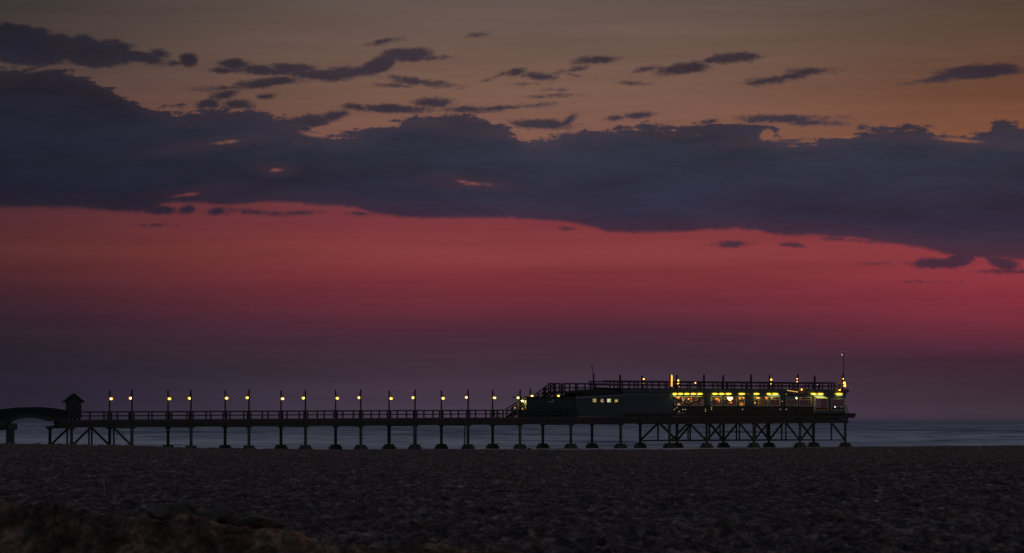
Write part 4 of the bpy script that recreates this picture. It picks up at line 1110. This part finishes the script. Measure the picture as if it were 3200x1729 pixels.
MID = [(1390,(46,48,62)),(1320,(49,49,64)),(1311,(60,54,70)),(1300,(70,57,74)),(1270,(70,57,73)),(1200,(65,51,66)),(1150,(62,47,61)),(1060,(71,42,57)),(1010,(85,42,57)),(960,(101,44,57)),(900,(116,48,57)),(850,(124,51,57)),(800,(134,60,61)),(760,(134,59,61)),(700,(124,55,62)),(650,(118,56,62)),(450,(128,88,76)),(380,(124,88,76)),(300,(119,88,75)),(180,(111,87,77)),(60,(102,85,77)),(0,(97,84,78)),(-350,(80,76,74))]
RIGHT = [(1390,(44,44,58)),(1320,(47,45,59)),(1311,(55,47,61)),(1298,(62,49,62)),(1200,(60,42,54)),(1130,(67,39,52)),(1080,(90,42,58)),(1020,(110,44,58)),(950,(128,47,59)),(890,(137,51,62)),(850,(142,55,65)),(780,(140,56,64)),(700,(130,58,62)),(450,(126,80,58)),(380,(120,76,56)),(300,(108,70,54)),(180,(96,69,56)),(60,(86,67,56)),(0,(80,66,56)),(-350,(66,60,54))]
cl, cm, crr = [ramp(fv, sorted([(pos(v), c) for v, c in s])) for s in (LEFT, MID, RIGHT)]
clear = mixc(mrange(U, -250.0, 1450.0, smooth=True), cl, cm)
clear = mixc(mrange(U, 1900.0, 3350.0, smooth=True), clear, crr)
# faint horizontal banding of the haze
vec = N.new('ShaderNodeCombineXYZ'); L.new(U, vec.inputs[0]); L.new(V, vec.inputs[1])
def wnoise(sx, sy, detail=4, rough=.55, off=0.0):
    mp = N.new('ShaderNodeMapping'); mp.inputs['Scale'].default_value = (sx, sy, 1); mp.inputs['Location'].default_value = (off, off*1.7, off)
    n = N.new('ShaderNodeTexNoise'); n.inputs['Scale'].default_value = 1; n.inputs['Detail'].default_value = detail; n.inputs['Roughness'].default_value = rough
    L.new(vec.outputs[0], mp.inputs[0]); L.new(mp.outputs[0], n.inputs['Vector']); return n
bands = wnoise(.0008, .014, 6, .62, 4)
clear = mixc(1.0, clear, mrange(bands.outputs['Fac'], .3, .7, .89, 1.11), 'MULTIPLY')

# cloud field: distance in angular units inside a cloud, roughened by noise
K = 3200/2576.0
top = [(0,182),(60,178),(100,168),(160,166),(200,180),(250,205),(300,226),(340,248),(380,272),(400,284),(430,282),(470,268),(520,270),(580,264),(640,272),(690,292),(740,302),(780,325),(820,340),(860,332),(900,322),(950,302),(1000,290),(1060,285),(1130,284),(1180,286),(1220,300),(1270,322),(1300,340),(1350,346),(1400,342),(1450,332),(1510,325),(1560,318),(1590,308),(1640,318),(1690,318),(1720,308),(1750,300),(1830,297),(1900,300),(1935,345),(1970,352),(2040,356),(2090,345),(2130,335),(2165,322),(2200,318),(2250,312),(2290,320),(2330,330),(2380,336),(2430,345),(2462,335),(2480,312),(2510,306),(2576,310),(2700,300)]
bot = [(0,522),(100,522),(200,524),(300,533),(360,536),(400,520),(440,511),(500,512),(560,516),(620,514),(700,510),(780,516),(850,520),(900,526),(940,540),(1000,547),(1100,551),(1200,550),(1280,549),(1340,553),(1400,558),(1460,566),(1500,576),(1525,585),(1600,587),(1700,585),(1800,580),(1850,576),(1900,580),(1940,590),(2000,594),(2060,594),(2100,598),(2180,605),(2240,613),(2290,622),(2350,632),(2400,645),(2450,648),(2500,655),(2576,655),(2700,665)]
def curve(pts, src=None):
    n = N.new('ShaderNodeFloatCurve'); c = n.mapping.curves[0]; n.mapping.use_clip = False
    P_ = [((ua(x*K)+200)/3700.0, (va(x*K, y*K))/1000.0) for x, y in pts]
    while len(c.points) < len(P_): c.points.new(.5, .5)
    for p, q in zip(c.points, P_): p.location = q; p.handle_type = 'VECTOR'
    n.mapping.extend = 'HORIZONTAL'; n.mapping.update()
    put(mrange(U if src is None else src, -200.0, 3500.0), n.inputs['Value']); return ma('MULTIPLY', n.outputs[0], 1000.0)
# wobble the lookup so that outlines billow
n1 = wnoise(.014, .024, 5, .62, 1.3); n2 = wnoise(.042, .075, 5, .7, 7.1); n3 = wnoise(.004, .012, 4, .55, 3.3)
billow = ma('MULTIPLY_ADD', ma('SUBTRACT', n1.outputs['Fac'], .5), 46.0, ma('MULTIPLY_ADD', ma('SUBTRACT', n2.outputs['Fac'], .5), 36.0, ma('MULTIPLY', ma('SUBTRACT', n3.outputs['Fac'], .5), 16.0)))
n4 = wnoise(.0045, .034, 5, .62, 17.0)
Uw = ma('MULTIPLY_ADD', ma('SUBTRACT', n3.outputs['Fac'], .5), 420.0, U)      # sideways warp that changes with height: overhangs and fingers
dtop = ma('SUBTRACT', V, curve(top, Uw)); dbot = ma('SUBTRACT', curve(bot), V)
dtop = ma('MULTIPLY_ADD', ma('SUBTRACT', n4.outputs['Fac'], .5), 95.0, dtop)
dtop = ma('MULTIPLY_ADD', billow, .55, dtop)
dbot = ma('MULTIPLY_ADD', billow, -.62, dbot)          # the underside is much smoother than the top
field = ma('MINIMUM', dtop, dbot)
field = ma('MINIMUM', ma('MULTIPLY_ADD', billow, .35, field), 60.0)    # the big bank billows more than the scraps
clouds = [(60,118,130,48,-6),(20,85,40,28,0),(225,132,125,36,-6),(330,142,90,17,-5),(275,106,38,11,0),(400,135,26,10,-15),
 (474,151,26,18,0),(440,160,30,8,4),(590,162,40,13,-4),(560,178,40,7,0),(665,178,75,14,-3),(735,174,70,14,-2),(800,189,100,15,-2),(690,206,95,14,6),(870,184,98,16,6),(955,162,66,21,24),(1030,139,72,19,4),(1085,146,46,8,2),(40,78,50,17,0),(100,84,28,15,0),(150,96,30,14,0),(207,101,34,14,0),(300,118,40,13,0),
 (960,105,36,6,10),(1200,89,32,7,6),(1060,206,85,11,-6),(985,216,45,6,-2),(560,222,62,6,2),(567,238,34,11,12),(672,243,22,7,4),(600,264,40,14,0),(520,262,30,12,10),
 (1512,150,56,10,3),(1300,180,24,9,16),(1262,188,28,4,18),(1356,193,38,9,-4),(1437,177,34,4,10),(1345,243,38,5,0),(1410,240,30,3.5,0),(1588,210,34,6,-2),(1400,226,28,3,0),(1630,174,32,5,8),(1330,212,26,3,0),(1450,190,24,3,-10),
 (1718,172,66,15,6),(1850,146,64,13,3),(1795,150,42,8,14),(1935,203,78,11,6),(2045,181,62,10,3),(1990,193,50,9,10),
 (2470,180,118,19,2),(2345,204,48,4.5,4),(2385,190,54,11,10),(1602,291,44,10,2),(1548,298,34,7,6),(1088,258,58,13,0),(985,274,105,12,-2),(1285,270,95,6,4),(1165,276,60,9,0),(780,305,85,16,6),(835,293,45,13,12),(862,286,20,10,20),(905,272,40,10,-6),(1360,313,98,13,-2),(1430,304,26,12,30),
 (2045,309,80,10,-3),(1960,300,130,11,0),(2170,322,14,8,10),(2170,322,14,8,0),(1990,352,70,5,0),
 (395,528,48,13,0),(472,527,24,11,10),(545,532,34,9,0),(650,535,60,7,-4),(760,535,46,7,3),(905,538,36,8,-5),(398,566,18,3,0),(1422,576,26,6,-4),(1845,614,42,7,2),(1995,617,24,5,-8),(2345,664,62,13,-3),(2415,655,48,17,14),(2520,660,50,17,-15),(2545,682,60,4,0),(2150,604,70,7,-4),(2195,664,22,3,0),(2310,709,34,2,0)]
holes = [(693,428,14,4.5,0),(1196,463,26,4.5,-4),(1165,457,16,3.5,-8),(470,490,38,4.5,8),(790,338,38,6,-8),(858,318,40,6,22),(1385,332,72,6,0),(1930,340,20,13,15),(1990,346,62,7,4),(2415,353,54,5,-5),(300,178,60,5,-8),(120,171,50,5,12),(1280,294,46,3.5,0),(545,360,22,3,10),(560,360,34,3,8),(200,338/2,0.1,.1,0),(420,515,16,4,0),(640,512,40,3,0)]
def ellipse(cx, cy, rx, ry, ang):
    cx, cy = cx*K, cy*K
    # chained to the previous cloud (a negligible 1e-7) so that the shader evaluates them one after another
    ch = N.new('ShaderNodeVectorMath'); ch.operation = 'MULTIPLY_ADD'; L.new(field, ch.inputs[0]); ch.inputs[1].default_value = (1e-7, 1e-7, 0); L.new(vec.outputs[0], ch.inputs[2])
    mp = N.new('ShaderNodeMapping'); mp.vector_type = 'TEXTURE'; L.new(ch.outputs[0], mp.inputs[0])
    mp.inputs['Location'].default_value = (ua(cx), va(cx, cy), 0); mp.inputs['Rotation'].default_value = (0, 0, -R(ang)); mp.inputs['Scale'].default_value = (rx*K, ry*K, 1)
    ln = N.new('ShaderNodeVectorMath'); ln.operation = 'LENGTH'; L.new(mp.outputs[0], ln.inputs[0])
    k = ry*K*1.25
    return ma('MULTIPLY_ADD', ln.outputs['Value'], -k, k)
for c in clouds: field = ma('MAXIMUM', field, ellipse(*c))
field = ma('MINIMUM', field, 60.0)
for c in holes:
    if c[2] > 1: field = ma('MINIMUM', field, ma('MULTIPLY_ADD', ellipse(*c), -1.6, 4.0))
fieldn = ma('MULTIPLY_ADD', billow, .65, field)
alpha = mrange(fieldn, -7.0, 11.0, smooth=True)
alpha = ma('MULTIPLY', alpha, .96)
# cloud colour: colder and darker to the left, greyer bluish in the middle, more purple low on the right
cn = wnoise(.0020, .009, 7, .62, 11)
ca = ramp(fv, sorted([(pos(v), c) for v, c in [(900,(40,33,48)),(700,(30,29,44)),(600,(26,30,46)),(450,(28,33,49)),(300,(33,33,46)),(150,(31,31,44)),(0,(30,30,40))]]))
cb = ramp(fv, sorted([(pos(v), c) for v, c in [(900,(60,42,58)),(780,(52,43,60)),(700,(43,42,61)),(580,(42,46,64)),(460,(43,48,65)),(380,(44,45,61)),(200,(50,42,54)),(0,(46,40,50))]]))
ccol = mixc(mrange(U, -100.0, 1900.0, smooth=True), ca, cb)
ccol = mixc(1.0, ccol, mrange(cn.outputs['Fac'], .3, .7, .74, 1.24), 'MULTIPLY')
# thin parts let the sky colour through
thick = mrange(fieldn, 6.0, 62.0)
ccol = mixc(mrange(thick, 0.0, 1.0, .10, .0), ccol, clear)
skyc = mixc(alpha, clear, ccol)
# upper sky and the sky behind the camera: the dim Nishita dusk plus blue-grey
ns = N.new('ShaderNodeTexSky'); ns.sky_type = 'NISHITA'; ns.sun_disc = False; ns.sun_elevation = R(3.5); ns.sun_rotation = R(32); ns.altitude = 0; ns.dust_density = 2
nis = mixc(1.0, ns.outputs[0], (.046,.045,.046,1), 'MULTIPLY')
zen = mixc(1.0, nis, (.021,.0225,.033,1), 'ADD')
up = mrange(el, R(10), R(30), smooth=True)
back = mrange(ma('COSINE', az), .55, -.1, smooth=True)
f_ = ma('MAXIMUM', up, back)
bg = N.new('ShaderNodeBackground'); L.new(skyc, bg.inputs[0])
bz = N.new('ShaderNodeBackground'); L.new(zen, bz.inputs[0])
ms_ = N.new('ShaderNodeMixShader'); L.new(f_, ms_.inputs[0]); L.new(bg.outputs[0], ms_.inputs[1]); L.new(bz.outputs[0], ms_.inputs[2])
out = N.new('ShaderNodeOutputWorld'); L.new(ms_.outputs[0], out.inputs[0])
w.cycles.sampling_method = 'MANUAL'; w.cycles.sample_map_resolution = 1024

# last light of the sunken sun: very weak, wide and red
sun = bpy.data.lights.new('sun', 'SUN'); sun.energy = .18; sun.angle = R(6); sun.color = (1, .50, .46)
so = bpy.data.objects.new('sun', sun); COL.objects.link(so)
dirv = Vector((math.sin(R(32))*math.cos(R(3.5)), math.cos(R(32))*math.cos(R(3.5)), math.sin(R(3.5))))
so.rotation_euler = dirv.to_track_quat('Z', 'Y').to_euler(); so.location = (0, 0, 50)

# ------------------------------------------------------------------ camera
cam = bpy.data.cameras.new('camera'); co_ = bpy.data.objects.new('camera', cam); COL.objects.link(co_)
cam.sensor_width = 36; cam.lens = 36*F/3200; cam.shift_y = (HY-864.5)/3200; cam.clip_start = .5; cam.clip_end = 200000
co_.location = (0, 0, H); co_.rotation_euler = (R(90), 0, 0)
cam.dof.use_dof = True; cam.dof.focus_distance = 460; cam.dof.aperture_fstop = 18
sc.camera = co_
for o in list(bpy.data.objects):
    if '_o' in o: del o['_o']
sc.render.resolution_x = 1024; sc.render.resolution_y = 553
sc.render.engine = 'CYCLES'
sc.view_settings.view_transform = 'Standard'; sc.view_settings.look = 'None'; sc.view_settings.exposure = 0; sc.view_settings.gamma = 1
sc.cycles.use_light_tree = True; sc.cycles.sample_clamp_indirect = 2
